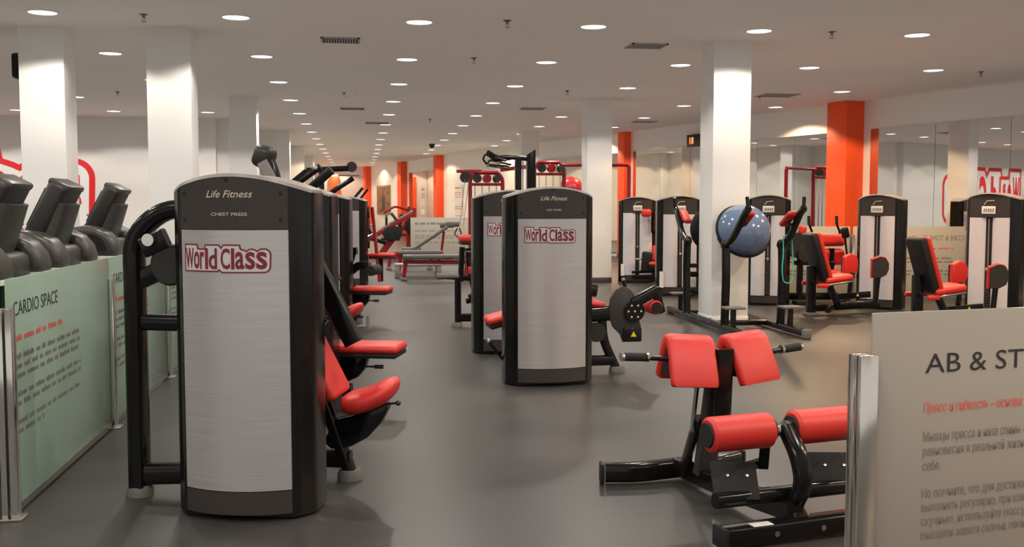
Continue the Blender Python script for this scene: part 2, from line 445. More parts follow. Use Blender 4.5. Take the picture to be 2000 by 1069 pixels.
# ---- recessed downlights: ring, lens and a lamp each
ring = B().lathe([(.128, .001), (.15, .001), (.15, -.008), (.143, -.012), (.128, -.008), (.128, .001)], seg=28).mesh('ring', 40); ring.materials.append(M['paint_white'])
lens = B().lathe([(.129, -.002), (.10, -.0055), (.05, -.0075), (0, -.008)], seg=28).mesh('lens', 60); lens.materials.append(M['lens_lit'])
lamps = {}
for nm, col, pw in (('lamp', LAMP_COL, 1), ('warm_lamp', LAMP_WARM, 1.15), ('wall_lamp', LAMP_WALL, 2.1)):
    l = bpy.data.lights.new(nm, 'SPOT'); l.energy = LAMP_W*pw; l.color = col; l.spot_size = R(142); l.spot_blend = .18; l.shadow_soft_size = .07; lamps[nm] = l
COLX = [-2.94+1.772*k for k in range(-5, 7)]; ROWY = [10.35+2.66*j for j in range(-4, 16)]
def lit_here(x, y):
    if y > 22.2 and x < -1.3: return False
    if x > wall_x(y)-.45: return False
    if x < -6 and y < 4: return False
    if y > 51: return False
    return not any(abs(x-c[0]) < .4 and abs(y-c[1]) < .4 for c in COLS)
for y in ROWY:
    for x in COLX:
        if not lit_here(x, y): continue
        t = thing('ceiling_downlight', 'round white recessed downlight glowing in the plain ceiling', 'downlight', (x, y, CEIL), 0, 'recessed downlights set in rows across the ceiling')
        link('ring', ring, None, t); link('lens', lens, None, t)
        kind = 'wall_lamp' if x > 5 else ('warm_lamp' if y > 30 else 'lamp')
        lo = bpy.data.objects.new('lamp', lamps[kind]); C.objects.link(lo); lo.parent = t; lo.location = (0, 0, -.02)

# ---- sprinklers, vents, dome camera
t0 = thing('fire_sprinkler', 'small brass fire sprinkler head hanging from the ceiling', 'sprinkler', (-2.02, 10.33, CEIL), 0, 'sprinkler heads in the ceiling')
B().lathe([(0, 0), (.04, 0), (.04, -.006), (.014, -.012), (.012, -.035), (0, -.036)], seg=14).make('escutcheon', 'sprinkler_brass', t0)
B().box((-.013, 0, -.05), (.004, .006, .04)).box((.013, 0, -.05), (.004, .006, .04)).lathe([(0, -.072), (.022, -.07), (.022, -.067), (0, -.066)], seg=12).make('deflector', 'sprinkler_brass', t0)
for x, y in [(-3.84, 17.41), (1.46, 10.15), (1.42, 12.77), (4.93, 10.3), (6.63, 16.48), (8.43, 13.07), (-.23, 16.95), (3.3, 16.2), (1.5, 22.0)]:
    dup(t0, (x, y, CEIL))
def vent(x, y, w_, d_, n, lb, rz=0):
    t = thing('ceiling_vent', lb, 'vent', (x, y, CEIL), rz)
    fr = B()
    for sx in (-1, 1): fr.box((sx*(w_/2-.012), 0, -.006), (.024, d_, .012))
    for sy in (-1, 1): fr.box((0, sy*(d_/2-.012), -.006), (w_, .024, .012))
    fr.make('frame', 'vent_grey', t)
    B().box((0, 0, -.001), (w_-.04, d_-.04, .003)).make('backing', 'vent_dark', t)
    sl = B().box((0, 0, 0), (.012, d_-.05, .010)).mesh('slat'); sl.materials.append(M['vent_grey'])
    for k in range(n): link('slat', sl, None, t, (-w_/2+.05+(w_-.1)*k/(n-1), 0, -.007), (0, R(28), 0))
vent(-.19, 11.6, .42, .36, 12, 'slatted grey ceiling vent above the rows of machines, largest of the vents')
vent(3.26, 11.5, .42, .36, 12, 'slatted ceiling vent close to the column with the knee raise frame', 0)
vent(-.12, 19.8, .45, .4, 11, 'slatted ceiling vent in line with the recessed partition')
vent(6.89, 16.36, .6, .5, 12, 'square ceiling vent near the broad orange pilaster')
vent(3.26, 19.3, .45, .4, 11, 'slatted ceiling vent ahead of the red cable machine')
vent(.4, 23.2, .5, .4, 11, 'slatted ceiling vent further along the aisle over the benches')
vent(6.2, 22.0, .5, .4, 11, 'slatted ceiling vent close to the red digital clock')
t = thing('access_panel', 'thin framed access hatch flush in the ceiling', 'hatch', (-.35, 17.2, CEIL))
B().box((0, 0, -.003), (.7, .6, .006), bev=.002).make('door_leaf', 'paint_ceiling', t)
B().box((.32, 0, -.008), (.03, .03, .01)).make('latch', 'steel', t)
t = thing('dome_camera', 'small black dome camera on the ceiling above the benches', 'camera', (2.17, 31.0, CEIL))
B().lathe([(0, 0), (.09, 0), (.09, -.05), (0, -.05)]).make('base', 'plastic_grey', t)
B().lathe([(.085, -.05), (.075, -.09), (.045, -.12), (0, -.13)]).make('dome', 'screen_dark', t)

# ---- the big emblem on the left wall
t = thing('wall_emblem', 'huge red and white club emblem painted on the wall behind the treadmills', 'emblem', (-11.25, 22.498, .73))
ob = B()
out = [lu(p) for p in LOGO_OUT]
W_ = 5.8
T().poly([(x*W_, z*W_) for x, z in out], lambda q: -.002, 9).make('border', 'logo_red', t)
T().poly([(x*W_, z*W_) for x, z in inset(out, .021)], lambda q: -.004, 9).make('field', 'logo_white', t)
for ch, x0, y0, x1 in LOGO_LET:
    p, q = lu((x0+4, 860)), lu((x1-4, y0+4))
    T().line(ch, 0, 0, fit=(p[0]*W_, p[1]*W_, q[0]*W_, q[1]*W_), yf=lambda u: -.006, bold=.06).make('letter', 'logo_red', t)

# ---- glass sign panels and their posts
def post(x, y, rz, lb, h=.9):
    t = thing('glass_post', lb, 'post', (x, y, 0), rz)
    B().box((0, -.018, h/2+.01), (.062, .026, h), bev=.003).make('front_bar', 'chrome', t)
    B().box((0, .018, h/2+.01), (.062, .026, h), bev=.003).make('rear_bar', 'chrome', t)
    B().box((0, 0, .006), (.10, .11, .012), bev=.003).make('foot_plate', 'steel', t)
    return t
def panel(x, y, rz, length, m, lb, group=None):
    t = thing('glass_sign', lb, 'glass panel', (x, y, 0), rz, group)
    B().box((length/2, 0, .535), (length, .009, .99), bev=.002).make('pane', m, t)
    B().box((length/2, 0, .028), (length-.10, .016, .03)).make('bottom_channel', 'steel', t)
    return t
def wordbars(t, x0, x1, z, h, m, name, yy=-.006):
    tx = T(); x = x0; rr = random.Random(int(x0*1000+z*977))
    while x < x1-.02:
        wl_ = min(x1-x, rr.uniform(.05, .17)); n = max(2, int(wl_/.021))
        for k in range(n):
            xa = x+wl_*k/n; hh = h*(1.35 if rr.random() < .18 else 1)
            tx.poly([(xa, z), (xa+wl_/n*.78, z), (xa+wl_/n*.78, z+hh), (xa, z+hh)], lambda q: yy, 9)
        x += wl_+.028
    tx.make(name, m, t)['kind'] = 'stuff'
for i in range(4):
    y = 4.60+1.815*i
    t = panel(-1.49, y, 90, 1.79, 'glass_green', ['frosted green glass panel with the full cardio text, beside the chest press', 'frosted green glass cardio panel behind the bent frame of the chest press',
              'third frosted green glass cardio panel along the treadmills', 'last frosted green glass cardio panel along the treadmills'][i])
    T().line('CARDIO SPACE', .07, .865, h=.066, width=.66, yf=lambda q: -.006, bold=0).make('title', 'print_black', t)
    wordbars(t, .07, .80, .752, .022, 'print_red', 'subtitle')
    for z, xe in ((.672, 1.12), (.63, 1.12), (.588, 1.08), (.508, 1.12), (.466, 1.12), (.386, 1.12), (.344, .46)):
        wordbars(t, .08, xe, z, .019, 'print_grey', 'text_line')
    post(-1.49, y-.014, 90, ['chrome clamp post in the cardio glass row, foremost, beside the full cardio text', 'chrome clamp post at the far edge of the full cardio text panel',
         'chrome clamp post behind the bent frame of the chest press', 'chrome clamp post between the last two cardio panels'][i])
# foreground sign
t = panel(1.49, 2.81, 10, 1.6, 'glass_beige', 'frosted beige glass sign with large black heading, beside the back bench')
YF = lambda q: -.0062
letters(t, 'AB & STR', .19, .842, .062, .44, YF, 'print_black')
T().line('Пресс и гибкость – основа к', .19, .722, h=.031, width=.398, yf=YF, bold=.012).make('subtitle', 'print_red', t)['kind'] = 'stuff'
for i, (tx, z, wd) in enumerate([('Мышцы пресса и низа спины –', .634, .392), ('равновесия в реальной жизни', .589, .40), ('себе.', .544, .066), ('Но помните, что для достиже', .459, .40),
                                 ('выполнять регулярно, при каж', .416, .40), ('скучным, используйте массу', .373, .40), ('мышцами живота скамьи, мячи', .330, .40)]):
    T().line(tx, .19, z, h=.030, width=wd, yf=YF, bold=.004).make('text_line', 'print_grey', t)['kind'] = 'stuff'
post(1.462, 2.805, 10, 'chrome clamp post holding the beige sign beside the back bench')
# panels in front of the mirrors, seen from behind: the print reads reversed
for i, (x, y, rz, ln, lb) in enumerate([(5.35, 14.05, -8, 1.62, 'frosted glass sign standing behind the abdominal machine, seen from its back'), (7.0, 13.82, -8, 1.62, 'frosted glass sign between the two leg machines, seen from its back'),
                                        (8.65, 13.59, -8, 1.0, 'frosted glass sign near the mirror behind the end weight tower')]):
    t = panel(x, y, rz, ln, 'glass_far', lb)
    if ln > 1.2:
        T().line('CORE & TONE SPACE', -.82, .83, h=.075, yf=lambda q: -.006, width=.75).make('title', 'print_grey', t, (.78, 0, 0), mirror=True)
        for z, xe in ((.70, .7), (.56, 1.2), (.51, 1.2), (.38, 1.2), (.33, 1.1)):
            wordbars(t, 1.5-xe, 1.45, z, .022, 'print_red' if z == .70 else 'print_grey', 'text_line')
    post(x-.015, y+.0021, rz, ['chrome post of the far glass row, behind the abdominal machine', 'chrome post of the far glass row, between the two leg machines', 'chrome post of the far glass row, behind the end weight tower'][i])
for i, (x, y, ln) in enumerate([(1.2, 24.6, 1.6), (2.85, 24.5, 1.6)]):
    t = panel(x, y, -4, ln, 'glass_far', ['pale frosted glass panel behind the incline bench', 'pale frosted glass panel behind the red cable machine'][i])
    wordbars(t, .1, 1.0, .86, .045, 'print_grey', 'title')
    for z in (.7, .58, .53, .42): wordbars(t, .1, 1.2, z, .02, 'print_grey', 'text_line')

# ---- things on walls and columns
t = thing('wall_speaker', 'black loudspeaker bracketed on the side of a white column', 'speaker', (-3.40, 11.42, 2.78))
B().box((-.08, 0, 0), (.12, .22, .26), bev=.03, seg=3).make('cabinet', 'plastic_grey', t)
B().box((-.08, -.112, 0), (.10, .008, .22), bev=.003).make('grille', 'rubber_black', t)
B().box((-.005, 0, 0), (.03, .06, .1)).make('bracket', 'steel', t)
xw = wall_x(22.9)
t = thing('wall_clock', 'black digital wall clock with glowing red numerals above the mirrors', 'clock', (wall_x(22.15)-.06, 22.15, 2.64), -75)
B().box((0, 0, .13), (.62, .07, .27), bev=.006).make('case', 'clock_black', t)
T().line('18', -.19, .06, h=.15, width=.16, yf=lambda q: -.037, bold=.02).make('numerals', 'led_red', t)
t = thing('framed_poster', 'tall framed brown city poster on the wall between orange pilasters', 'poster', (wall_x(47.7)-.02, 47.7, .93), -76)
B().box((0, 0, .62), (2.3, .05, 1.34), bev=.01).make('frame', 'cap_grey', t)
mat('poster_sepia', (.20, .11, .06), .5, noise=(2.2, .75, (1, 1, 1.6)))
B().box((0, -.03, .62), (2.15, .01, 1.22)).make('print', 'poster_sepia', t)
mat('poster_figure', (.05, .035, .03), .6, noise=(5, .5, ONE))
B().prism([(-.25, .02), (-.2, .45), (-.34, .6), (-.1, .75), (-.04, 1.1), (0, 1.2), (.05, 1.1), (.1, .72), (.4, .85), (.3, .5), (.32, .02)], -.038, -.034).make('tower_motif', 'poster_figure', t)
for i, (y, lb) in enumerate([(36.4, 'white paper notice with red print, beside an orange pilaster'), (41.0, 'white paper notice with red print, past the orange pilaster')]):
    t = thing('wall_notice', lb, 'notice', (wall_x(y)-.02, y, .95), -75)
    B().box((0, 0, .55), (.8, .01, 1.1)).make('sheet', 'label_white', t)
    wordbars(t, -.3, .3, .95, .05, 'print_red', 'heading', -.008)
    for z in (.8, .72, .64, .3, .22): wordbars(t, -.32, .32, z, .03, 'print_red', 'text_line', -.008)
# ================================================================== machines
def arch(x, W=.65): return 1.478-.068*(x/(W/2))**2
_tw = {}
def tower_meshes(W=.65, D=.25):
    if (W, D) in _tw: return _tw[(W, D)]
    h = W/2; n = 20; ih = h-.078                     # panel half width; beyond it the flanks sweep back
    def yf_(x):
        u = max(0, abs(x)-ih)/.078
        return .098*u**1.15
    st = [-h, -h+.004, -h+.012]+[-h+.02+(W-.04)*k/26 for k in range(27)]+[h-.012, h-.004, h]
    body = B(); body.loft([[(x, min(D-.02, yf_(x)+(.03 if abs(x) > h-.001 else 0)), .012), (x, D, .012), (x, D, arch(x, W)-.012), (x, min(D-.02, yf_(x)+(.03 if abs(x) > h-.001 else 0)), arch(x, W)-.012)] for x in st])
    body = body.mesh('body', 50)
    cap = B(); rings = []
    for x in st[1:-1]:
        z = arch(x, W); yy = -.062*(1-(x/ih)**2)-.004 if abs(x) < ih else yf_(x)-.002
        rings.append([(x, yy, z-.014), (x, D-.004, z-.014), (x, D-.004, z), (x, yy+.006, z)])
    cap.loft(rings); cap = cap.mesh('cap', 30)
    def curved(x0, x1, z0, zf, bulge, name):
        bb = B(); rings = []; m = 14; mid = (x0+x1)/2; hw = (x1-x0)/2
        for k in range(m+1):
            x = x0+(x1-x0)*k/m; y = -bulge*(1-((x-mid)/hw)**2)-.004
            rings.append([(x, y, z0), (x, .03, z0), (x, .03, zf(x)), (x, y, zf(x))])
        return bb.loft(rings).mesh(name, 30)
    iw = ih
    r = dict(body=body, cap=cap, header=curved(-iw, iw, 1.245, lambda x: arch(x, W)-.016, .062, 'header'),
             silver=curved(-iw, iw, .135, lambda x: 1.242, .062, 'silver'), kick=curved(-iw, iw, .032, lambda x: .131, .058, 'kick'),
             half_l=curved(-iw, -.035, .13, lambda x: 1.20, .026, 'half'), half_r=curved(.035, iw, .13, lambda x: 1.20, .026, 'half'),
             head2=curved(-iw, iw, 1.205, lambda x: arch(x, W)-.016, .03, 'head2'), kick2=curved(-iw, iw, .03, lambda x: .126, .02, 'kick2'),
             bolt=B().lathe([(0, -.004), (.010, -.004), (.011, 0), (0, .002)], rot=(90, 0, 0), seg=12).mesh('bolt', 40), iw=iw)
    for k, m_ in dict(body='black_gloss', cap='cap_grey', header='header_grey', silver='silver_brushed', kick='header_grey', half_l='silver_pale', half_r='silver_pale',
                      head2='header_grey', kick2='header_grey', bolt='rubber_black').items(): r[k].materials.append(M[m_])
    _tw[(W, D)] = r; return r
def tower(root, front=True, title=None, logo=True, loc=(0, 0, 0), rz=0, W=.65, D=.25):
    tm = tower_meshes(W, D); iw = tm['iw']; a = (0, 0, R(rz))
    L = lambda nm, key, par=root: link(nm, tm[key], None, par, loc if par is root else (0, 0, 0), a if par is root else (0, 0, 0))
    L('tower_body', 'body'); L('tower_cap', 'cap')
    if front:
        hd = L('header_panel', 'header')
        yf = lambda x: -.062*(1-(x/iw)**2)-.004
        for x, z in ((-iw+.025, 1.395), (iw-.03, 1.395), (-iw+.025, 1.285), (iw-.03, 1.285), (-.01, 1.452)):
            link('bolt', tm['bolt'], None, hd, (x, yf(x), z))
        sp = L('silver_panel', 'silver')
        kp = L('kick_panel', 'kick')
        link('bolt', tm['bolt'], None, kp, (-.02, -.056, .05))
        if logo:
            T().line('Life Fitness', 0, 1.378, h=.031, width=.20, yf=lambda x: yf(x)-.0025, shear=.35, bold=.01, center=True).make('script_logo', 'print_gold', hd)
            if title: T().line(title, 0, 1.302, h=.0135, width=.155 if len(title) > 8 else .115, yf=lambda x: yf(x)-.0025, bold=.012, center=True).make('title', 'print_gold', hd)
            e = emblem(sp, .385, -.215, 1.062, yf, 'logo_burgundy', 'logo_pale')
    else:
        hd = L('header_panel', 'head2')
        B().box((0, -.036, 1.285), (.15, .006, .085), bev=.002).make('placard', 'label_white', hd)
        tx = T()
        for k in range(5): tx.poly([(-.055+k*.024, 1.262+.004*(k % 3)), (-.04+k*.024, 1.262), (-.036+k*.024, 1.30-.006*(k % 2)), (-.05+k*.024, 1.305)], lambda q: -.0405, 9)
        tx.make('pictogram', 'print_grey', hd)['kind'] = 'stuff'
        B().tube([(-.05, -.034, 1.345), (-.02, -.034, 1.385), (.06, -.034, 1.39)], .006, seg=6).make('emblem_swoosh', 'print_gold', hd)
        L('silver_panel', 'half_l'); L('silver_panel', 'half_r'); L('kick_panel', 'kick2')
        B().box((0, -.002, .66), (.066, .01, 1.07)).make('slot', 'rubber_black', root, loc, (0, 0, rz))
        st = B()
        for k in range(14): st.box((0, -.010, .16+k*.03), (.05, .014, .026), bev=.002)
        q = st.make('weight_stack', 'metal_dark', root, loc, (0, 0, rz)); q['kind'] = 'stuff'
        B().cyl((0, -.012, .58), (0, -.012, 1.19), .008).make('guide_rod', 'steel', root, loc, (0, 0, rz))
        B().sph((0, -.035, .62), .02, seg=10).make('selector_pin', 'steel', root, loc, (0, 0, rz))
def foot(root, x, y, r=.062, h=.05):
    B().lathe([(0, 0), (r, 0), (r, h*.6), (r*.86, h), (0, h)], (x, y, 0)).make('rubber_foot', 'rubber_grey', root)
def pad(root, name, c, size, rot=(0, 0, 0), m='red_vinyl', back=True, bev=.028):
    o = B().box((0, 0, 0), size, bev=bev, seg=4).make(name, m, root, c, rot)
    if back: B().box((0, 0, -size[2]/2-.014), (size[0]*.96, size[1]*.96, .032), bev=.01).make('backing', 'black_vinyl', o)
    return o
def saddle(root, c, rot=(0, 0, 0), L=.29, W=.34):
    rings = []; n = 12
    for k in range(n+1):
        u = k/n; x = (u-.5)*L
        w_ = W/2*(.42+.58*math.sin(PI*min(1, .5+.5*(1-abs(2*u-.75)/1.25)) / 2)) if u > .05 else W/2*.5
        hh = .055*math.sqrt(max(.06, 1-(2*u-1)**4)); zc = .035*(u**2)*1.6-.012*math.sin(PI*u)
        ring_ = [(x, px*1, zc+pz) for px, pz in sup(max(.04, w_*math.sqrt(max(.12, 1-(2*u-1)**6))), hh, 2.6, 18)]
        rings.append(ring_)
    o = B().loft(rings).make('seat', 'red_vinyl', root, c, rot, smooth=80)
    return o

def chest_machine(label, loc, rz, title, group=None, with_loop=True):
    t = thing('weight_machine', label, 'weight machine', loc, rz, group)
    tower(t, True, title, W=.62)
    if with_loop:
        B().oval([(-.27, .30, 1.335), (-.46, .30, 1.325), (-.595, .30, 1.20), (-.595, .30, .04)], .085, .11, rad=.2, up=(0, 1, 0)).make('rear_frame', 'black_gloss', t)
        B().oval([(-.595, .30, .81), (-.28, .30, .805)], .07, .075).make('crossbar', 'black_gloss', t)
        B().oval([(-.595, .30, .10), (-.28, .30, .115)], .08, .10).make('crossbar', 'black_gloss', t)
        B().rect([(-.595, .30, .99), (-.42, .29, 1.07)], .06, .085).make('upper_brace', 'black_gloss', t)
        cam_ = B().lathe([(0, -.025), (.085, -.025), (.095, -.012), (.095, .012), (.085, .025), (0, .025)], (-.405, .27, 1.075), (90, 0, 0)).make('cam_disc', 'plastic_grey', t)
        B().rect([(-.53, .26, 1.15), (-.42, .26, 1.20)], .05, .09).make('pivot_arm', 'black_gloss', t)
        B().lathe([(0, -.03), (.024, -.03), (.028, -.02), (.028, .02), (0, .02)], (-.49, .235, 1.19), (90, 0, 0)).make('pivot_cap', 'chrome', t)
        foot(t, -.595, .30)
    B().oval([(-.25, .67, .10), (.31, .67, .10)], .07, .085).make('base_beam', 'black_gloss', t)
    B().oval([(-.2, .28, .10), (-.2, .72, .10)], .07, .085).make('base_link', 'black_gloss', t)
    B().oval([(-.06, .67, 1.02), (.16, .67, .45), (.305, .67, .035)], .075, .062, rad=.3).make('front_leg', 'black_gloss', t)
    foot(t, .305, .67)
    # back pad leaning, red face to the seat side
    o = B().box((0, 0, 0), (.052, .30, .62), bev=.024, seg=4).make('back_pad', 'red_vinyl', t, (.118, .67, .69), (0, -27, 0))
    B().box((-.05, 0, -.01), (.06, .28, .56), bev=.02, seg=3).make('backing', 'black_vinyl', o)
    saddle(t, (.415, .67, .405), (0, -9, 0))
    B().prism([(.24, .30), (.36, .33), (.50, .385), (.505, .36), (.47, .29), (.40, .215), (.32, .17), (.22, .155), (.18, .19)], .635, .705, bev=.006).make('seat_bracket', 'black_gloss', t)
    B().cyl((.47, .66, .375), (.545, .66, .385), .006, 8).sph((.55, .66, .385), .014, seg=10).make('adjust_lever', 'metal_dark', t)
    B().lathe([(0, -.03), (.07, -.03), (.075, .03), (0, .03)], (.06, .60, .30), (90, 0, 0)).make('guard_disc', 'rubber_grey', t)
    for s in (-1, 1):
        dx = 0 if s < 0 else -.14
        B().rect([(.04+dx, .67+s*.19, 1.38), (.385+dx, .67+s*.19, .70)], .07, .085).make('press_arm', 'black_gloss', t)
        B().rect([(-.2, .67+s*.19, 1.12), (.05+dx, .67+s*.19, 1.27)], .05, .055).make('arm_link', 'black_gloss', t)
    B().cyl((.36, .50, .75), (.30, .70, .77), .017).make('push_grip', 'rubber_black', t)
    B().rect([(.06, .40, .98), (.27, .40, .80)], .045, .05).make('link_bar', 'black_gloss', t)
    return t
A = chest_machine('chest press machine with its silver front panel beside the cardio glass', (-.522, 4.45, 0), -14.5, 'CHEST PRESS')

def seat_machine(label, loc, rz, back=True, title=None):
    t = thing('weight_machine', label, 'weight machine', loc, rz)
    tower(t, True, title)
    pad(t, 'seat', (.455, .5, .385), (.46, .32, .055))
    B().prism([(.18, .34), (.44, .34), (.445, .30), (.43, .24), (.38, .18), (.30, .145), (.22, .15), (.16, .22)], .46, .54, bev=.006).make('seat_bracket', 'black_gloss', t)
    B().cyl((.42, .5, .25), (.50, .5, .25), .007, 8).cyl((.49, .5, .25), (.55, .5, .25), .014, 10).make('adjust_pin', 'metal_dark', t)
    B().oval([(-.25, .5, .09), (.33, .5, .09)], .07, .085).make('base_beam', 'black_gloss', t)
    B().oval([(.02, .5, 1.1), (.12, .5, .5), (.30, .5, .04)], .07, .06, rad=.2).make('front_leg', 'black_gloss', t); foot(t, .30, .5, .055)
    if back:
        o = B().box((0, 0, 0), (.05, .30, .42), bev=.024, seg=4).make('back_pad', 'red_vinyl', t, (.10, .5, .52), (0, -10, 0))
        B().box((-.045, 0, 0), (.05, .28, .38), bev=.015).make('backing', 'black_vinyl', o)
        B().rect([(-.25, .5, .55), (.08, .5, .55)], .06, .06).make('back_arm', 'black_gloss', t)
    B().oval([(-.35, .35, 1.05), (-.55, .38, 1.0), (-.6, .38, .04)], .08, .09, rad=.12, up=(0, 1, 0)).make('rear_frame', 'black_gloss', t); foot(t, -.6, .38)
    return t
Bm = seat_machine('weight machine with a flat red seat, second tower behind the chest press', (-.52, 6.6, 0), -16)
Cm = chest_machine('weight machine with a saddle seat between the two flat seat machines', (-.70, 8.35, 0), -16, None, with_loop=False)
Dm = seat_machine('weight machine with a flat red seat, last tower of the aisle row', (-.46, 11.4, 0), -16)
# extras on the row: padded lever head above the second tower, leg rollers on the last machine
B().oval([(-.14, .40, .9), (-.16, .40, 1.52), (-.235, .40, 1.70)], .10, .11, rad=.1).make('lever_post', 'black_gloss', Bm)
B().box((-.225, .40, 1.665), (.13, .16, .15), (0, 20, 0), bev=.045, seg=4).make('lever_head', 'plastic_grey', Bm)
B().rect([(-.21, .315, 1.63), (-.13, .315, 1.48)], .012, .075).make('lever_plate', 'steel', Bm)
B().cyl((-.13, .40, 1.40), (.16, .40, 1.60), .022).make('guide_arm', 'black_gloss', Bm)
B().cyl((-.02, .52, 1.40), (.20, .52, 1.58), .030).cyl((-.02, .52, 1.40), (-.03, .52, 1.39), .02).make('grip', 'rubber_black', Bm)
B().sph((.13, .40, 1.59), .03, (1, 1, .8), 12).make('pivot_cap', 'chrome', Bm)
B().sph((.30, .30, .62), .025, seg=12).make('selector_knob', 'label_white', Cm)
B().cyl((.42, .30, .25), (.42, .30, .47), .03).make('shock_cylinder', 'steel', Cm)
B().cyl((.55, .45, .33), (.66, .45, .33), .008, 8).cyl((.66, .45, .33), (.66, .45, .42), .016, 10).make('side_grip', 'frame_grey', Cm)
B().rect([(.02, .5, .80), (.30, .5, .82)], .07, .08).make('knee_arm', 'black_gloss', Dm)
B().rect([(.28, .5, .84), (.20, .5, .60)], .05, .05).make('knee_link', 'black_gloss', Dm)
B().rect([(.14, .42, .50), (.34, .42, .66), (.46, .42, .66)], .075, .09, rad=.05).make('swing_arm', 'black_gloss', Dm)
B().lathe([(0, -.16), (.055, -.16), (.06, -.15), (.06, .15), (.055, .16), (0, .16)], (.49, .52, .60), (90, 0, 0)).make('ankle_roller', 'rubber_black', Dm)
B().sph((.20, .44, .45), .10, (1, .25, 1), 18).make('cam_disc', 'plastic_grey', Dm)
B().rect([(.03, .45, 1.0), (.03, .45, .45)], .05, .04).make('red_upright', 'red_paint', Dm)

# ---- overhead cable machine past the row
t = thing('cable_row_machine', 'black overhead cable arm machine past the last row tower', 'cable machine', (-.5, 14.0, 0))
B().rect([(0, 0, .04), (0, 0, 1.84)], .07, .10).make('upright', 'black_gloss', t)
B().oval([(-.20, 0, 1.80), (.36, 0, 1.83)], .07, .075).make('top_beam', 'black_gloss', t)
B().oval([(-.20, 0, 1.80), (-.5, 0, 1.55)], .06, .06).make('rear_brace', 'black_gloss', t)
B().lathe([(0, -.03), (.07, -.03), (.06, 0), (.07, .03), (0, .03)], (.40, 0, 1.85), (90, 0, 0)).make('pulley', 'plastic_grey', t)
B().oval([(.10, 0, 1.48), (.2, 0, 1.56), (.42, 0, 1.70)], .07, .07, rad=.05).make('swing_arm', 'black_gloss', t)
B().cyl((.22, -.05, 1.74), (.50, -.05, 1.74), .016).make('handlebar', 'frame_grey', t)
B().oval([(.10, 0, .04), (.10, 0, 1.50)], .06, .06).make('front_post', 'black_gloss', t)
B().box((.1, 0, .03), (.9, .5, .06), bev=.02).make('base', 'black_gloss', t)
t = thing('weight_machine', 'black weight machine with angled handles near the passage end', 'weight machine', (-.25, 17.0, 0), -16)
tower(t, True, None, logo=False)
B().cyl((.05, .2, 1.38), (.26, .2, 1.62), .022).cyl((.12, .3, 1.36), (.32, .3, 1.60), .018).make('handle', 'black_gloss', t)
B().rect([(.36, .4, 1.3), (.48, .4, .05)], .05, .06).make('front_leg', 'red_paint', t)
pad(t, 'seat', (.5, .5, .5), (.4, .3, .06))
B().rect([(.48, .5, .05), (.48, .5, .44)], .06, .06).make('seat_post', 'black_gloss', t)

# ---- leg curl machine in the middle of the floor
t = thing('weight_machine', 'leg curl machine with silver front panel, standing alone on the floor', 'weight machine', (1.405, 7.44, 0), 2)
tower(t, True, 'LEG CURL', W=.67)
B().oval([(-.1, .5, .10), (.62, .5, .10)], .07, .085).make('base_beam', 'black_gloss', t)
B().oval([(.52, .5, .46), (.53, .5, .27), (.64, .5, .035)], .07, .065, rad=.15).make('front_leg', 'black_gloss', t); foot(t, .65, .5, .065)
pts = []
for k in range(22):
    a_ = R(30+k*14); pts.append((.685+.115*math.cos(a_)*(1 if math.cos(a_) > 0 else 1.05), .52+.175*math.sin(a_)*1.0))
guard = [(.565, .52), (.575, .60), (.62, .67), (.68, .70), (.74, .675), (.78, .62), (.80, .52), (.81, .44), (.83, .38), (.83, .25), (.68, .25), (.66, .31), (.60, .37), (.572, .44)]
g_ = B().prism(guard, .44, .47, bev=.006).make('guard_plate', 'header_grey', t)
B().box((.755, .43, .31), (.15, .03, .115), bev=.01).make('guard_box', 'black_gloss', g_)
T().poly([(.735, .295), (.785, .295), (.76, .338)], lambda q: .413, 9).make('warning_triangle', 'warning_yellow', g_)
hub = B().lathe([(0, -.02), (.075, -.02), (.082, -.01), (.082, .02), (0, .02)], (.765, .42, .50), (90, 0, 0)).make('pivot_hub', 'black_gloss', t)
for k in range(7):
    a_ = k*PI/3; rr = .052 if k < 6 else 0
    B().lathe([(0, -.005), (.008, -.005), (.009, 0), (0, .001)], (.765+rr*math.cos(a_), .399, .50+rr*math.sin(a_)), (90, 0, 0), seg=10).make('bolt', 'print_gold', hub)
B().oval([(.76, .45, .56), (.96, .45, .66)], .075, .09).make('swing_arm', 'black_gloss', t)
B().prism([(.93, .69), (.99, .69), (1.0, .60), (1.03, .49), (.99, .47), (.95, .56), (.92, .62)], .42, .48, bev=.008).make('arm_end', 'black_gloss', t)
B().lathe([(0, -.2), (.05, -.2), (.058, -.18), (.058, .18), (.05, .2), (0, .2)], (.945, .60, .525), (90, 0, 0)).make('leg_roller', 'red_vinyl', t)
B().lathe([(0, -.01), (.045, -.01), (.045, .01), (0, .01)], (.945, .395, .525), (90, 0, 0)).lathe([(0, -.018), (.026, -.018), (.026, .01), (0, .01)], (.945, .392, .525), (90, 0, 0)).make('roller_cap', 'rubber_black', t)
B().cyl((.735, .47, .56), (.70, .47, .70), .009, 10).cyl((.715, .47, .64), (.69, .47, .74), .016, 12).make('lever_grip', 'black_gloss', t)
B().sph((.688, .47, .748), .016, seg=10).make('lever_knob', 'chrome', t)
B().oval([(.25, .5, .46), (.62, .5, .48)], .10, .12).make('main_arm', 'black_gloss', t)
B().oval([(.3, .6, .68), (.50, .6, .65)], .09, .10).make('upper_arm', 'black_gloss', t)
B().lathe([(0, -.03), (.075, -.03), (.08, 0), (.075, .03), (0, .03)], (.47, .48, .33), (90, 0, 0)).make('cam_disc', 'plastic_grey', t)
pad(t, 'thigh_pad', (.40, .62, .56), (.3, .30, .055), (0, 8, 0))
pad(t, 'chest_pad', (-.20, .60, .475), (.42, .30, .06), (0, -14, 0))
B().rect([(-.2, .6, .42), (-.1, .55, .10)], .06, .06).make('pad_post', 'black_gloss', t)
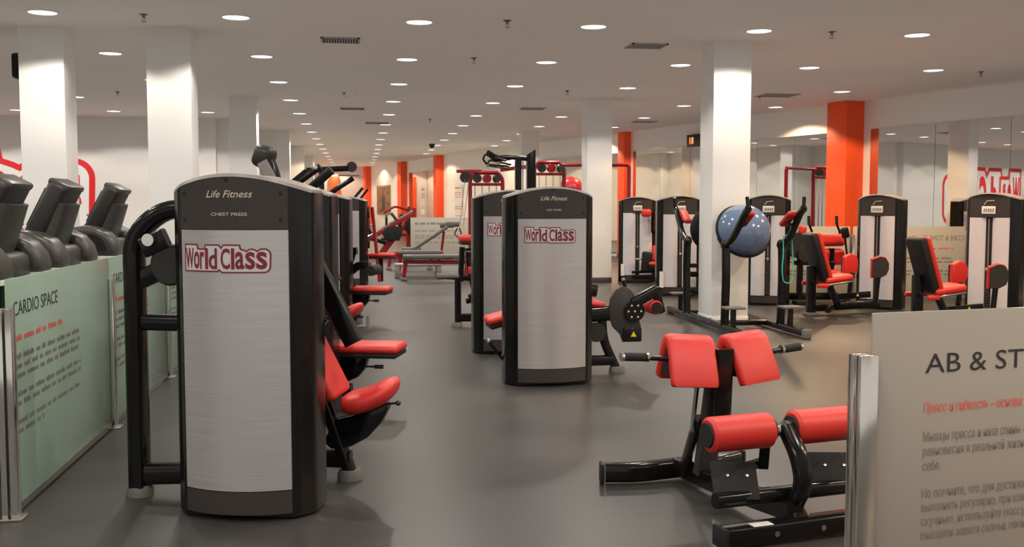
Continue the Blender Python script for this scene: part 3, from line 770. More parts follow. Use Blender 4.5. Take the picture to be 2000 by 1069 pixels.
B().cyl((-.30, .22, .13), (-.43, .22, .30), .010, 10).cyl((-.37, .22, .22), (-.435, .22, .307), .016, 12).make('release_lever', 'black_gloss', t)
B().sph((-.44, .22, .315), .019, seg=10).make('release_knob', 'chrome', t)
foot(t, -.2, .5, .055)
# ---- tower behind it
t = thing('weight_machine', 'weight machine tower half hidden behind the leg curl machine', 'weight machine', (1.34, 9.1, 0), 2)
tower(t, True, None)
B().oval([(-.1, .55, .09), (.6, .55, .09)], .07, .085).make('base_beam', 'black_gloss', t)
foot(t, -.1, .55); foot(t, .6, .55)
pad(t, 'seat', (.2, .6, .45), (.5, .32, .06))
B().rect([(.2, .6, .09), (.2, .6, .40)], .07, .07).make('seat_post', 'black_gloss', t)
# ---- leg extension to its left
t = thing('leg_extension', 'black leg extension machine with red seat behind the silver towers', 'weight machine', (1.05, 11.2, 0))
B().rect([(.01, 0, .04), (.01, 0, .56)], .07, .06).make('front_post', 'black_gloss', t)
B().rect([(.04, 0, .50), (.06, 0, .88)], .06, .055).make('upper_post', 'black_gloss', t)
B().oval([(-.14, 0, .56), (.30, 0, .52)], .06, .06).make('roller_bar', 'black_gloss', t)
B().lathe([(0, -.12), (.035, -.12), (.035, .12), (0, .12)], (-.1, 0, .56), (0, 90, 0)).make('shin_roller', 'rubber_grey', t)
B().oval([(0, 0, .10), (.62, 0, .10)], .07, .09).make('base_beam', 'black_gloss', t)
B().oval([(.10, 0, .28), (.60, 0, .38)], .05, .06).make('link_bar', 'black_gloss', t)
B().prism([(.10, .86), (.30, .88), (.28, .55), (.36, .42), (.45, .36), (.5, .2), (.25, .2), (.18, .35), (.12, .60)], .05, .11, bev=.006).make('guard_plate', 'black_gloss', t)
B().oval([(.12, -.08, .33), (.36, -.08, .44), (.62, -.08, .50)], .05, .06, rad=.1).make('swing_arm', 'black_gloss', t)
pad(t, 'seat', (.22, .15, .97), (.36, .34, .075))
B().rect([(.30, .15, .1), (.30, .15, .92)], .07, .07).make('seat_post', 'black_gloss', t)
B().box((.16, .04, .62), (.07, .05, .09), bev=.015).make('stop_block', 'red_vinyl', t)
foot(t, 0, 0); foot(t, .6, 0)
B().cyl((.1, -.02, .83), (.26, -.02, .83), .012).make('grip_rod', 'chrome', t)
# ---- lat pulldown
t = thing('lat_pulldown', 'tall black pulldown machine with folded handles above the silver towers', 'weight machine', (2.05, 13.0, 0))
B().rect([(-.04, 0, .06), (-.04, 0, 1.94)], .08, .09).make('upright', 'black_gloss', t)
B().prism([(.07, .06), (.18, .06), (.18, 2.05), (.07, 1.98)], -.05, .05, bev=.01).make('stack_guard', 'black_gloss', t)
B().oval([(.08, 0, 1.93), (-.12, 0, 1.95), (-.32, 0, 1.94), (-.44, -.1, 2.0)], .06, .06, rad=.08).make('lift_arm', 'black_gloss', t)
B().oval([(-.12, .1, 1.94), (-.3, .2, 1.92), (-.40, .2, 1.99)], .05, .05, rad=.06).make('lift_arm', 'black_gloss', t)
for i, hp in enumerate(([(-.2, -.05, 1.90), (-.47, -.05, 1.98), (-.50, -.05, 1.92), (-.44, -.05, 1.84), (-.18, -.05, 1.80)], [(-.1, .2, 1.86), (-.38, .2, 1.92), (-.42, .2, 1.86), (-.14, .2, 1.84)])):
    B().tube(hp, .013, 10, rad=.02).make('handle', 'black_gloss', t)
for x, y, z in ((-.47, -.05, 1.985), (-.44, -.05, 1.84), (-.3, -.05, 1.875), (-.14, .2, 1.84)):
    B().sph((x, y, z), .02, seg=10).make('handle_cap', 'chrome', t)
B().cyl((.02, 0, .3), (.02, 0, 1.93), .006, 8).make('cable', 'steel', t)
B().box((0, 0, .03), (.7, .9, .06), bev=.02).make('base', 'black_gloss', t)
pad(t, 'seat', (-.3, 0, .47), (.36, .32, .06)); B().rect([(-.3, 0, .06), (-.3, 0, .42)], .07, .07).make('seat_post', 'black_gloss', t)
# ================================================================== roman bench in the foreground
t = thing('back_bench', 'back extension bench with split red hip pads and red foam rollers', 'exercise bench', (1.74, 3.82, 0), 12)
B().rect([(-.36, .02, .05), (.44, .02, .05)], .09, .075).make('front_crossbar', 'black_gloss', t)
B().box((-.36, .02, .05), (.02, .1, .085), bev=.008).make('end_cap', 'rubber_black', t); B().box((.44, .02, .05), (.02, .1, .085), bev=.008).make('end_cap', 'rubber_black', t)
B().box((-.19, -.003, .0895), (.09, .045, .002)).make('serial_label', 'label_white', t)
for x in (-.13, .09): B().lathe([(0, -.006), (.011, -.006), (.012, 0), (0, .001)], (x, -.029, .05), (90, 0, 0), seg=10).make('bolt', 'steel', t)
B().oval([(-.37, 1.04, .055), (-.22, .985, .055), (0, .985, .06), (.22, .985, .055), (.37, 1.04, .055)], .075, .095, rad=.12).make('rear_crossbar', 'black_gloss', t)
B().box((-.385, 1.046, .052), (.02, .085, .104), (0, 0, -20), bev=.01).make('end_cap', 'rubber_black', t); B().box((.385, 1.046, .052), (.02, .085, .104), (0, 0, 20), bev=.01).make('end_cap', 'rubber_black', t)
B().lathe([(0, -.006), (.011, -.006), (.012, 0), (0, .001)], (-.02, .945, .06), (90, 0, 0), seg=10).make('bolt', 'steel', t)
B().rect([(0, .98, .07), (0, .55, .075), (0, .04, .11)], .075, .085, rad=.2).make('spine', 'black_gloss', t)
# main mast carrying the pads
B().rect([(-.015, .86, .07), (-.03, .70, .36)], .085, .06).make('mast', 'black_gloss', t)
B().rect([(.0, .74, .09), (.0, .62, .66)], .10, .05).make('mast_channel', 'header_grey', t)
B().rect([(.0, .60, .34), (.0, .58, .70)], .08, .04).make('slide_plate', 'black_gloss', t)
B().rect([(-.08, .72, .30), (-.085, .66, .58)], .014, .02).make('adjust_strip', 'chrome', t)
B().box((-.044, .74, .22), (.004, .035, .16), (12, 0, 0)).make('decal', 'label_white', t)
def hip_pad(s):
    prof = [(-.136, -.18), (-.132, -.15), (-.06, .005), (-.035, .03), (.0, .038), (.03, .03), (.05, .005), (.095, -.14), (.095, -.17), (.055, -.175), (.02, -.05), (-.005, -.02), (-.03, -.045), (-.095, -.19)]
    o = B().prism(prof, -.112, .112, rot=(0, 0, 90), bev=.02, seg=4).make('hip_pad', 'red_vinyl', t, (s*.143, .66, .725), (0, -s*4, s*7), smooth=60)
    B().prism([(-.075, -.15), (-.03, -.055), (-.005, -.03), (.018, -.055), (.05, -.15)], -.10, .10, rot=(0, 0, 90)).make('pad_shell', 'black_vinyl', o)
hip_pad(-1); hip_pad(1)
for s in (-1, 1):
    B().cyl((s*.24, .63, .66), (s*.40, .66, .672), .013, 12).make('handle_rod', 'black_gloss', t)
    B().cyl((s*.36, .652, .67), (s*.465, .665, .676), .019, 14).make('handle_grip', 'rubber_black', t)
    B().lathe([(0, -.008), (.02, -.008), (.021, .004), (0, .01)], (s*.468, .666, .676), (0, 90, 0), seg=14).make('handle_cap', 'chrome', t)
    B().lathe([(0, -.006), (.022, -.006), (.022, .006), (0, .006)], (s*.355, .651, .67), (0, 90, 0), seg=14).make('handle_collar', 'chrome', t)
# rollers on a curved post
B().oval([(.02, .07, .13), (.035, .03, .22), (.03, .06, .33), (.02, .14, .435)], .075, .055, rad=.1, up=(0, -1, 0)).make('roller_post', 'black_gloss', t)
B().rect([(.02, .15, .16), (.03, .03, .06)], .08, .05).make('post_root', 'black_gloss', t)
B().cyl((-.33, .15, .425), (.36, .15, .425), .02, 14).make('roller_axle', 'metal_dark', t)
for s, x in ((-1, -.2), (1, .2)):
    r_ = B().lathe([(0, -.145), (.06, -.145), (.072, -.134), (.072, .134), (.06, .145), (0, .145)], (x, .15, .425), (0, 90, 0), seg=32).make('foam_roller', 'red_vinyl', t)
    for e in (-1, 1): B().lathe([(0, -.008), (.05, -.008), (.052, .008), (0, .008)], (x+e*.147, .15, .425), (0, 90, 0), seg=24).make('roller_cap', 'rubber_black', r_)
    B().lathe([(0, -.016), (.032, -.016), (.034, .016), (0, .016)], (x-s*.165, .15, .425), (0, 90, 0), seg=20).make('axle_collar', 'chrome', t)
# foot bar and plates
B().oval([(-.33, .11, .165), (.36, .11, .165)], .06, .06).make('foot_bar', 'black_gloss', t)
for s, x in ((-1, -.225), (1, .255)):
    f_ = B().box((0, 0, 0), (.185, .17, .018), bev=.006).make('foot_plate', 'rubber_black', t, (x+.01, .15, .225), (48, 0, -22))
    for e in (-.03, .05): B().lathe([(0, 0), (.008, 0), (.007, .005), (0, .006)], (e, .02, .009), seg=10).make('rivet', 'steel', f_)
B().cyl((-.06, .46, .165), (.16, .50, .19), .024, 14).make('release_bar', 'black_gloss', t)
B().rect([(.14, .47, .17), (.10, .40, .30)], .045, .02).make('release_plate', 'black_gloss', t)
B().cyl((-.09, .455, .16), (-.05, .463, .165), .032, 14).make('release_cap', 'chrome', t)

# ================================================================== knee raise frame round the column
t = thing('knee_raise_frame', 'black double knee raise frame with red elbow pads set around the column', 'exercise frame', (4.11, 10.85, 0))
Y = lambda y: y-10.85
X = lambda x: x-4.11
for x in (3.80, 4.42):
    B().oval([(X(x), Y(9.68), .055), (X(x), Y(12.2), .055)], .08, .075).make('base_rail', 'black_gloss', t)
    for y in (9.66, 12.22): B().box((X(x), Y(y), .05), (.095, .05, .095), bev=.015).make('end_cap', 'rubber_grey', t)
    for k in range(5): B().lathe([(0, -.005), (.009, -.005), (.01, 0), (0, .001)], (X(x)-.042, Y(10.4+.32*k), .055), (0, -90, 0), seg=8).make('bolt', 'steel', t)
for y in (10.62, 11.7): B().oval([(X(3.8), Y(y), .06), (X(4.42), Y(y), .06)], .06, .06).make('cross_tube', 'black_gloss', t)
B().oval([(X(3.8), Y(11.72), .62), (X(4.42), Y(11.72), .62)], .05, .05).make('cross_tube', 'black_gloss', t)
for x, sx in ((3.80, 1), (4.42, -1)):
    for sy, y0 in ((-1, 10.28), (1, 11.60)):
        B().oval([(X(x), Y(y0-sy*.03), .06), (X(x), Y(y0), .60), (X(x), Y(y0-sy*.02), .93)], .085, .062, rad=.2).make('upright', 'black_gloss', t)
        B().oval([(X(x), Y(y0-sy*.05), .90), (X(x), Y(y0+sy*.18), 1.0), (X(x)+sx*.02, Y(y0+sy*.46), 1.26), (X(x)+sx*.02, Y(y0+sy*.55), 1.31)], .062, .07, rad=.1).make('arm', 'black_gloss', t)
        B().sph((X(x), Y(y0-sy*.04), .92), .06, (.8, 1, 1), 14).make('arm_joint', 'black_gloss', t)
        B().cyl((X(x)+sx*.02, Y(y0+sy*.54), 1.31), (X(x)+sx*.01, Y(y0+sy*.53), 1.42), .019, 12).make('hand_grip', 'rubber_black', t)
        B().sph((X(x)+sx*.01, Y(y0+sy*.53), 1.425), .019, (1, 1, .5), 10).make('grip_cap', 'chrome', t)
        o = B().box((0, 0, 0), (.10, .28, .055), bev=.024, seg=4).make('elbow_pad', 'red_vinyl', t, (X(x)+sx*.085, Y(y0+sy*.32), 1.20), (sy*28, 0, 0))
        B().rect([(X(x), Y(y0+sy*.32), 1.10), (X(x)+sx*.085, Y(y0+sy*.31), 1.165)], .035, .03).make('pad_bracket', 'black_gloss', t)
        B().rect([(X(x), Y(y0+sy*.22), .09), (X(x), Y(y0+sy*.22), .27)], .05, .05).make('step_post', 'black_gloss', t)
        B().box((X(x), Y(y0+sy*.22), .282), (.22, .17, .024), bev=.008).make('step_plate', 'rubber_grey', t)
    B().sph((X(x), Y(10.75), .11), .016, seg=8).make('plug', 'label_white', t) if x < 4 else None
def bosu(label, loc, rot, sc=1):
    t = thing('balance_trainer', label, 'balance ball', loc)
    t.rotation_euler = [R(a) for a in rot]; t.scale = (sc, sc, sc)
    B().lathe([(.295, .0), (.292, .06), (.27, .13), (.22, .20), (.15, .25), (.07, .275), (0, .28)], seg=40).make('dome', 'bosu_blue', t)
    B().lathe([(0, -.045), (.24, -.045), (.30, -.02), (.315, -.005), (.318, .012), (.31, .025), (.292, .02), (0, .0)], seg=40).make('platform', 'black_vinyl', t)
    for s in (-1, 1): B().box((s*.27, 0, -.03), (.07, .11, .03), bev=.012).make('grip_handle', 'rubber_black', t)
bosu('shiny blue dome balance ball resting between the front arms of the knee raise frame', (4.17, 10.78, 1.05), (62, -20, 12))
bosu('balance ball with its flat black base shown, hung on the far arms of the frame', (4.11, 11.60, 1.06), (-88, 0, 0), .85)
t = thing('resistance_band', 'thin green resistance band looped over an arm of the knee raise frame', 'exercise band', (4.42, 10.16, .52))
B().tube([(-.048, 0, .46), (-.05, -.02, .33), (-.07, -.03, .14), (-.05, -.03, .02), (0, -.03, .0), (.045, -.03, .03), (.06, -.02, .18), (.052, -.01, .34), (.048, 0, .46)], .006, 8, rad=.06).make('cord', 'band_green', t)
B().tube([(-.048, 0, .46), (-.045, 0, .505), (.045, 0, .505), (.048, 0, .46)], .006, 8, rad=.03).make('loop', 'band_green', t)

# ================================================================== machines along the right wall
def hip_machine(label, loc, tl, trz, flip=1):
    t = thing('weight_machine', label, 'weight machine', loc)
    tower(t, False, loc=tl, rz=trz, W=.59)
    # upholstered seat facing +x
    o = B().box((0, 0, 0), (.055, .34, .58), bev=.026, seg=4).make('back_pad', 'red_vinyl', t, (.10, 0, .73), (0, -17, 0))
    B().box((-.055, 0, .0), (.09, .32, .60), bev=.03, seg=3).make('back_shell', 'black_vinyl', o)
    s_ = B().box((0, 0, 0), (.36, .36, .085), bev=.038, seg=4).make('seat', 'red_vinyl', t, (.29, 0, .45), (0, -8, 0))
    B().box((0, 0, -.05), (.34, .32, .025), bev=.008).make('seat_pan', 'steel', s_)
    B().rect([(.0, 0, .03), (.0, 0, .60)], .10, .085).make('seat_post', 'black_gloss', t)
    B().box((0, 0, .02), (.14, .14, .04), bev=.012).make('rubber_foot', 'rubber_grey', t)
    B().oval([(.22, 0, .40), (.36, 0, .10)], .085, .07).make('seat_strut', 'black_gloss', t)
    B().oval([(.0, 0, .09), (tl[0]*.9, tl[1]*.55, .09)], .075, .085).make('base_beam', 'black_gloss', t)
    B().oval([(.1, -.25, .09), (.3, 0, .10), (.1, .30, .09)], .06, .07, rad=.1).make('base_spread', 'black_gloss', t)
    B().rect([(.30, .02, .22), (.82, .12, .24)], .05, .075).make('leg_beam', 'black_gloss', t)
    T().poly([(.60, .225), (.64, .225), (.62, .26)], lambda q: .03, 9).make('warning_triangle', 'warning_yellow', t)
    for sy in (-1, 1):
        px, py = (.60+.12*(sy < 0), sy*.22)
        B().oval([(.35, sy*.06, .14), (px, py, .17), (px+.03, py, .50)], .05, .055, rad=.06).make('leg_arm', 'black_gloss', t)
        prof = [(-.10, -.13), (.02, -.13), (.08, -.10), (.11, -.03), (.11, .05), (.07, .12), (0, .14), (-.10, .10)]
        k_ = B().prism(prof, -.03, .03, bev=.02, seg=3).make('knee_pad', 'red_vinyl', t, (px+.02, py+sy*.03, .60), (0, 0, 10*sy))
        B().prism([(x*.9, z*.9) for x, z in prof], .02*sy, .055*sy).make('pad_shell', 'plastic_grey', k_)
    B().cyl((.05, -.22, .40), (.05, .22, .40), .012, 10).make('side_bar', 'steel', t)
    for s in (-1, 1): B().box((.05, s*.22, .38), (.14, .05, .05), bev=.015).make('side_grip', 'red_vinyl', t)
    return t
hip_machine('hip machine with black backed red seat between the knee raise frame and a weight tower', (5.40, 11.7, 0), (1.16, .60, 0), -47)
hip_machine('hip machine with black backed red seat standing behind the beige sign', (5.83, 10.05, 0), (1.12, .48, 0), -55)
# abdominal machine in front of the orange pilaster
t = thing('weight_machine', 'abdominal machine with red pads and upright handles before the orange pilaster', 'weight machine', (5.38, 13.0, 0), 0)
tower(t, False, rz=-21, W=.59)
for s in (-1, 1):
    B().tube([(.95+s*.20, .25, .82), (.92+s*.20, .22, .98), (.87+s*.20, .2, 1.06), (.86+s*.20, .2, 1.18)], .016, 10, rad=.05).make('handle', 'black_gloss', t)
    B().cyl((.865+s*.2, .2, 1.07), (.86+s*.2, .2, 1.19), .021, 12).make('handle_grip', 'rubber_black', t)
B().box((.97, .2, .86), (.42, .12, .17), (-15, 0, 0), bev=.05, seg=4).make('upper_pad', 'red_vinyl', t)
B().box((.97, .2, .63), (.40, .14, .22), (10, 0, 0), bev=.05, seg=4).make('lower_pad', 'red_vinyl', t)
pad(t, 'seat', (.97, -.05, .43), (.36, .34, .07))
o = B().box((.52, .1, .98), (.10, .10, .16), (0, 12, 0), bev=.03, seg=3).make('shoulder_pad', 'red_vinyl', t)
B().box((1.03, -.12, .97), (.10, .08, .15), (0, -14, 0), bev=.03, seg=3).make('shoulder_pad', 'black_vinyl', t)
B().rect([(1.03, -.12, .92), (1.13, .0, .62)], .025, .025).make('pad_rod', 'black_gloss', t)
B().rect([(.5, .1, .04), (.5, .1, .92)], .07, .07).make('mast', 'black_gloss', t)
B().lathe([(0, -.04), (.17, -.04), (.17, .04), (0, .04)], (.42, .02, .80), (90, 0, 0)).lathe([(0, -.05), (.10, -.05), (.10, .05), (0, .05)], (.50, -.02, .68), (90, 0, 0)).make('cam_wheel', 'plastic_grey', t)
B().box((.47, .02, .03), (.16, .16, .06), bev=.015).make('rubber_foot', 'rubber_black', t)
B().oval([(-.2, .35, .09), (1.1, .2, .09)], .08, .10).make('base_beam', 'black_gloss', t)
B().rect([(.97, .15, .08), (.97, .15, .75)], .07, .07).make('seat_post', 'black_gloss', t)
B().rect([(.42, .1, .56), (1.0, .12, .54)], .05, .06).make('link_bar', 'black_gloss', t)
# tower with shoulder pads by the second column and its neighbour
t = thing('weight_machine', 'weight machine with red shoulder pads and small red seat beside the further column', 'weight machine', (4.72, 17.1, 0), -14)
tower(t, False)
for x in (.14, .38): B().box((x, -.18, 1.20), (.17, .16, .13), bev=.045, seg=4).make('shoulder_pad', 'red_vinyl', t)
B().rect([(.25, -.1, .86), (.25, -.1, 1.2)], .05, .05).make('pad_post', 'black_gloss', t)
B().rect([(.28, .1, .86), (.42, -.1, .86)], .05, .06).make('pad_arm', 'black_gloss', t)
pad(t, 'seat', (.34, -.30, .35), (.32, .30, .06)); B().box((.37, -.14, .52), (.24, .06, .26), (-8, 0, 0), bev=.025, seg=3).make('back_pad', 'red_vinyl', t)
B().box((.15, -.34, .38), (.18, .10, .34), (0, 4, 0), bev=.03, seg=3).make('side_pad', 'black_vinyl', t)
B().rect([(.34, -.30, .06), (.34, -.30, .30)], .08, .08).make('seat_post', 'black_gloss', t)
B().oval([(-.1, -.35, .12), (.55, -.28, .12)], .07, .08).oval([(-.1, -.32, .20), (.5, -.25, .22)], .06, .05).make('base_beam', 'black_gloss', t)
B().cyl((-.05, -.2, .42), (.06, -.3, .42), .012).make('pin_rod', 'chrome', t)
B().box((-.25, -.03, .22), (.06, .01, .2)).make('info_plate', 'label_white', t)
t = thing('weight_machine', 'weight machine tower behind the left arms of the knee raise frame', 'weight machine', (4.66, 14.55, 0), -8)
tower(t, False)
B().rect([(.1, -.25, .34), (.75, -.15, .30)], .09, .08).make('leg_beam', 'black_gloss', t)
B().rect([(.35, -.2, .06), (.35, -.2, .34)], .08, .08).make('seat_post', 'black_gloss', t)
B().oval([(.0, -.2, .10), (.7, -.2, .10)], .07, .09).make('base_beam', 'black_gloss', t)
pad(t, 'seat', (.62, -.1, .45), (.30, .32, .07)); B().rect([(.62, -.1, .08), (.62, -.1, .4)], .07, .07).make('seat_column', 'black_gloss', t)
B().rect([(.55, -.1, .72), (.85, -.1, .72)], .05, .05).rect([(.8, -.1, .1), (.8, -.1, 1.0)], .06, .06).make('mast', 'black_gloss', t)
B().box((-.27, -.03, .24), (.06, .01, .24)).make('info_plate', 'label_white', t)

# ================================================================== red cable station far back
t = thing('cable_station', 'large red cable station with twin stacks and an overhead bar', 'cable machine', (3.1, 21.2, 0))
S = lambda x, y, z: (x-3.1, y-21.2, z)
def stack(x, y):
    for k in range(12): pass
for x0, x1, z in ((2.27, 2.95, 2.0), (3.62, 4.25, 2.22)):
    for x in (x0, x1):
        B().tube([S(x, 21.2, .06), S(x, 21.2, z-.12), S(x+(.1 if x == x0 else -.1), 21.2, z)], .042, 14, rad=.1).make('post', 'red_paint', t)
    B().tube([S(x0+.09, 21.2, z), S(x1-.09, 21.2, z)], .042, 14).make('top_rail', 'red_paint', t)
    B().rect([S(x0, 21.2, z-.24), S(x1, 21.2, z-.24)], .07, .06).make('pulley_rail', 'red_paint', t)
    for k in range(3): B().lathe([(0, -.03), (.09, -.03), (.075, 0), (.09, .03), (0, .03)], S(x0+.14+k*.2, 21.1, z-.12), (90, 0, 20*k)).make('pulley', 'plastic_grey' if k != 1 else 'red_paint', t)
    for k in range(4): B().cyl(S(x0+.10+k*.15, 21.2, .1), S(x0+.10+k*.15, 21.2, z-.26), .014, 8).make('guide_rod', 'chrome', t)
    for k in range(12): B().box(S((x0+x1)/2, 21.2, .14+k*.045), (.36, .12, .04), bev=.004).make('weight_plate', 'metal_dark', t)
    B().rect([S(x0-.05, 21.2, .06), S(x1+.05, 21.2, .06)], .10, .09).make('base_beam', 'red_paint', t)
    B().rect([S((x0+x1)/2, 20.7, .05), S((x0+x1)/2, 21.8, .05)], .10, .08).make('base_foot', 'red_paint', t)
B().rect([S(1.98, 21.1, 2.03), S(2.5, 21.2, 2.03)], .06, .07).prism([(-1.05, 2.02), (-.75, 2.05), (-.75, 1.86), (-.85, 1.86)], -.08, .02).make('pull_up_arm', 'red_paint', t)
B().tube([S(4.2, 21.2, 2.17), S(5.6, 21.0, 2.17)], .035, 12).make('pull_up_bar', 'red_paint', t)
B().rect([S(2.9, 21.2, 2.06), S(3.7, 21.2, 2.16)], .06, .08).make('link_beam', 'red_paint', t)
B().lathe([(0, -.05), (.11, -.05), (.11, .05), (0, .05)], S(2.15, 21.0, 1.90), (90, 0, 0)).make('pulley_drum', 'plastic_grey', t)
for x in (2.02, 2.1): B().cyl(S(x, 20.95, .9), S(x+.12, 20.95, 1.86), .006, 6).make('cable', 'steel', t)
B().tube([S(1.98, 20.95, .86), S(1.92, 20.95, .74), S(2.0, 20.95, .66), S(2.06, 20.95, .76), S(2.02, 20.95, .86)], .014, 8).make('strap_handle', 'rubber_black', t)
B().tube([S(5.6, 21.0, .04), S(5.6, 21.0, 2.14)], .042, 12).make('end_post', 'red_paint', t)
t = thing('exercise_ball', 'glossy red exercise ball on a shelf behind the leg curl machine', 'exercise ball', (4.9, 23.6, 1.52))
B().sph((0, 0, .2), .28, seg=28).make('shell', 'ball_red', t); B().sph((0, -.28, .2), .02, seg=8).make('valve', 'rubber_black', t)
t = thing('ball_shelf', 'grey ball shelf rack beside the red cable station', 'rack', (4.9, 23.6, 0))
for x in (-.5, .5): B().rect([(x, 0, 0), (x, 0, 1.50)], .05, .3).make('side', 'frame_grey', t)
for z in (.5, 1.0, 1.42): B().box((0, 0, z), (1.0, .36, .04), bev=.01).make('shelf', 'frame_grey', t)

# ================================================================== benches and the leg press
def bench(label, loc, rz, L_, incl=None):
    t = thing('weight_bench', label, 'bench', loc, rz)
    B().box((0, 0, .42), (L_*(1 if incl is None else .42), .28, .075), bev=.025, seg=3).make('flat_pad', 'bench_grey', t)
    B().rect([(-L_/2, 0, .33), (L_/2+.2, 0, .31)], .06, .07).make('frame_beam', 'red_paint', t)
    for x in (-L_/2+.05, L_/2-.05):
        B().rect([(x, 0, .33), (x-.04, 0, .04)], .07, .06).make('leg', 'red_paint', t)
        B().box((x-.04, 0, .025), (.10, .42, .05), bev=.012).make('rubber_foot', 'rubber_grey', t)
    if incl:
        B().box((0, 0, 0), (.95, .28, .07), bev=.025, seg=3).make('incline_pad', 'bench_grey', t, (.35, 0, .62), (0, -incl, 0))
        B().rect([(.62, 0, .31), (.68, 0, .78)], .05, .05).make('strut', 'red_paint', t)
        for s in (-1, 1): B().lathe([(0, -.14), (.05, -.14), (.05, .14), (0, .14)], (.80+.06*s, s*.0, .92+.01*s), (0, 90, 0)).make('ankle_roller', 'rubber_grey', t)
    return t
bench('grey decline bench with raised pad and ankle rollers before the pale glass', (1.05, 21.3, 0), 0, .95, 33)
bench('long flat grey bench with red legs standing in the aisle', (1.35, 18.2, 0), 2, 1.2)
bench('flat grey bench with red frame beneath the raised pad of the decline bench', (1.15, 19.9, 0), 0, .85)
t = thing('step_platform', 'low grey aerobic step platform on the floor near the flat bench', 'step', (1.05, 18.95, 0))
B().box((0, 0, .235), (.85, .35, .05), bev=.015).make('deck', 'frame_grey', t)
for x in (-.38, .38): B().box((x, 0, .11), (.09, .34, .22), bev=.02).make('support', 'frame_grey', t)
t = thing('leg_press', 'red plate loaded leg press with black backrest and steel rails', 'weight machine', (.55, 25.5, 0), 0)
for s in (-.3, .3):
    B().rect([(-.75, s, .25), (.75, s, 1.12)], .06, .08).make('rail', 'red_paint', t)
    B().cyl((-.7, s*.8, .36), (.78, s*.8, 1.2), .022, 10).make('guide_rod', 'chrome', t)
    B().rect([(.72, s, .04), (.78, s, 1.25)], .08, .07).make('rear_post', 'red_paint', t)
    B().rect([(-.75, s, .05), (.75, s, .05)], .07, .07).make('base_rail', 'red_paint', t)
    B().rect([(-.1, s, .07), (.35, s, .75)], .05, .06).make('brace', 'red_paint', t)
B().box((-.38, 0, .80), (.10, .5, .62), (0, -28, 0), bev=.04, seg=3).make('backrest', 'black_vinyl', t)
B().box((-.1, 0, .45), (.4, .48, .09), (0, 18, 0), bev=.03, seg=3).make('seat', 'black_vinyl', t)
B().box((.35, 0, .95), (.06, .6, .45), (0, -35, 0), bev=.015).make('foot_plate', 'metal_dark', t)
for k, (x, y, z) in enumerate(((.2, -.42, .62), (.28, -.44, .64), (.2, .42, .62), (.83, -.42, .80))):
    B().lathe([(.025, -.02), (.17, -.025), (.185, -.02), (.185, .02), (.17, .025), (.025, .02), (.025, -.02)], (x, y, z), (90, 0, 0)).make('weight_disc', 'rubber_black', t)
B().tube([(.1, -.5, 1.02), (.1, -.2, 1.10), (.1, .2, 1.10), (.1, .5, 1.02)], .02, 8).rect([(.1, 0, .8), (.1, 0, 1.1)], .06, .05).make('handlebar', 'metal_dark', t)
t = thing('curl_bench', 'small red preacher curl bench beside the leg press', 'weight machine', (-.15, 23.2, 0), 0)
B().rect([(0, 0, .04), (0, 0, .70)], .07, .07).make('post', 'red_paint', t)
B().tube([(-.2, 0, .62), (-.2, 0, .92), (.15, 0, .92), (.22, 0, .70), (.25, 0, .45)], .025, 10, rad=.08).make('hoop', 'red_paint', t)
B().box((0, 0, .80), (.2, .4, .18), (0, -20, 0), bev=.04, seg=3).make('pad', 'black_vinyl', t)
B().box((0, 0, .03), (.8, .5, .06), bev=.015).make('base', 'red_paint', t)
B().rect([(-.3, -.2, .55), (.4, -.2, .60)], .05, .05).make('arm', 'metal_dark', t)

t = thing('shoulder_machine', 'red plate loaded press with black backrest between the leg press and the decline bench', 'weight machine', (1.0, 26.8, 0), 0)
for s in (-.35, .35):
    B().rect([(.25, s, .05), (.25, s, 1.28)], .08, .07).make('upright', 'red_paint', t)
    B().rect([(-.45, s, .05), (.35, s, .05)], .08, .07).make('base_rail', 'red_paint', t)
    B().rect([(-.4, s, .08), (.2, s, .85)], .06, .06).make('brace', 'red_paint', t)
    B().tube([(.25, s, 1.2), (-.1, s, 1.3), (-.4, s*1.1, 1.12)], .03, 10, rad=.1).make('press_arm', 'red_paint', t)
    B().lathe([(.025, -.02), (.20, -.025), (.215, -.02), (.215, .02), (.20, .025), (.025, .02), (.025, -.02)], (.36, s*1.25, .78), (90, 0, 0)).make('weight_disc', 'rubber_black', t)
B().rect([(.25, -.35, 1.25), (.25, .35, 1.25)], .07, .07).make('top_rail', 'red_paint', t)
B().box((.02, 0, .75), (.09, .34, .7), (0, 8, 0), bev=.03, seg=3).make('backrest', 'black_vinyl', t)
B().box((-.25, 0, .45), (.42, .38, .08), bev=.03, seg=3).make('seat', 'black_vinyl', t)
t = thing('plate_tree', 'weight plate tree with red post holding black discs beside the red plate loaded press', 'plate rack', (.05, 27.2, 0), 0)
B().rect([(0, 0, .05), (0, 0, 1.3)], .09, .09).make('post', 'red_paint', t)
B().box((0, 0, .03), (.6, .5, .06), bev=.015).make('base', 'red_paint', t)
for z, r_ in ((.4, .21), (.8, .21), (1.15, .16)):
    for s in (-1, 1):
        B().cyl((0, 0, z), (s*.3, 0, z), .022, 10).make('peg', 'chrome', t)
        for k in range(2): B().lathe([(.025, -.02), (r_*.93, -.025), (r_, -.02), (r_, .02), (r_*.93, .025), (.025, .02), (.025, -.02)], (s*(.12+k*.06), 0, z), (0, 90, 0)).make('weight_disc', 'rubber_black', t)
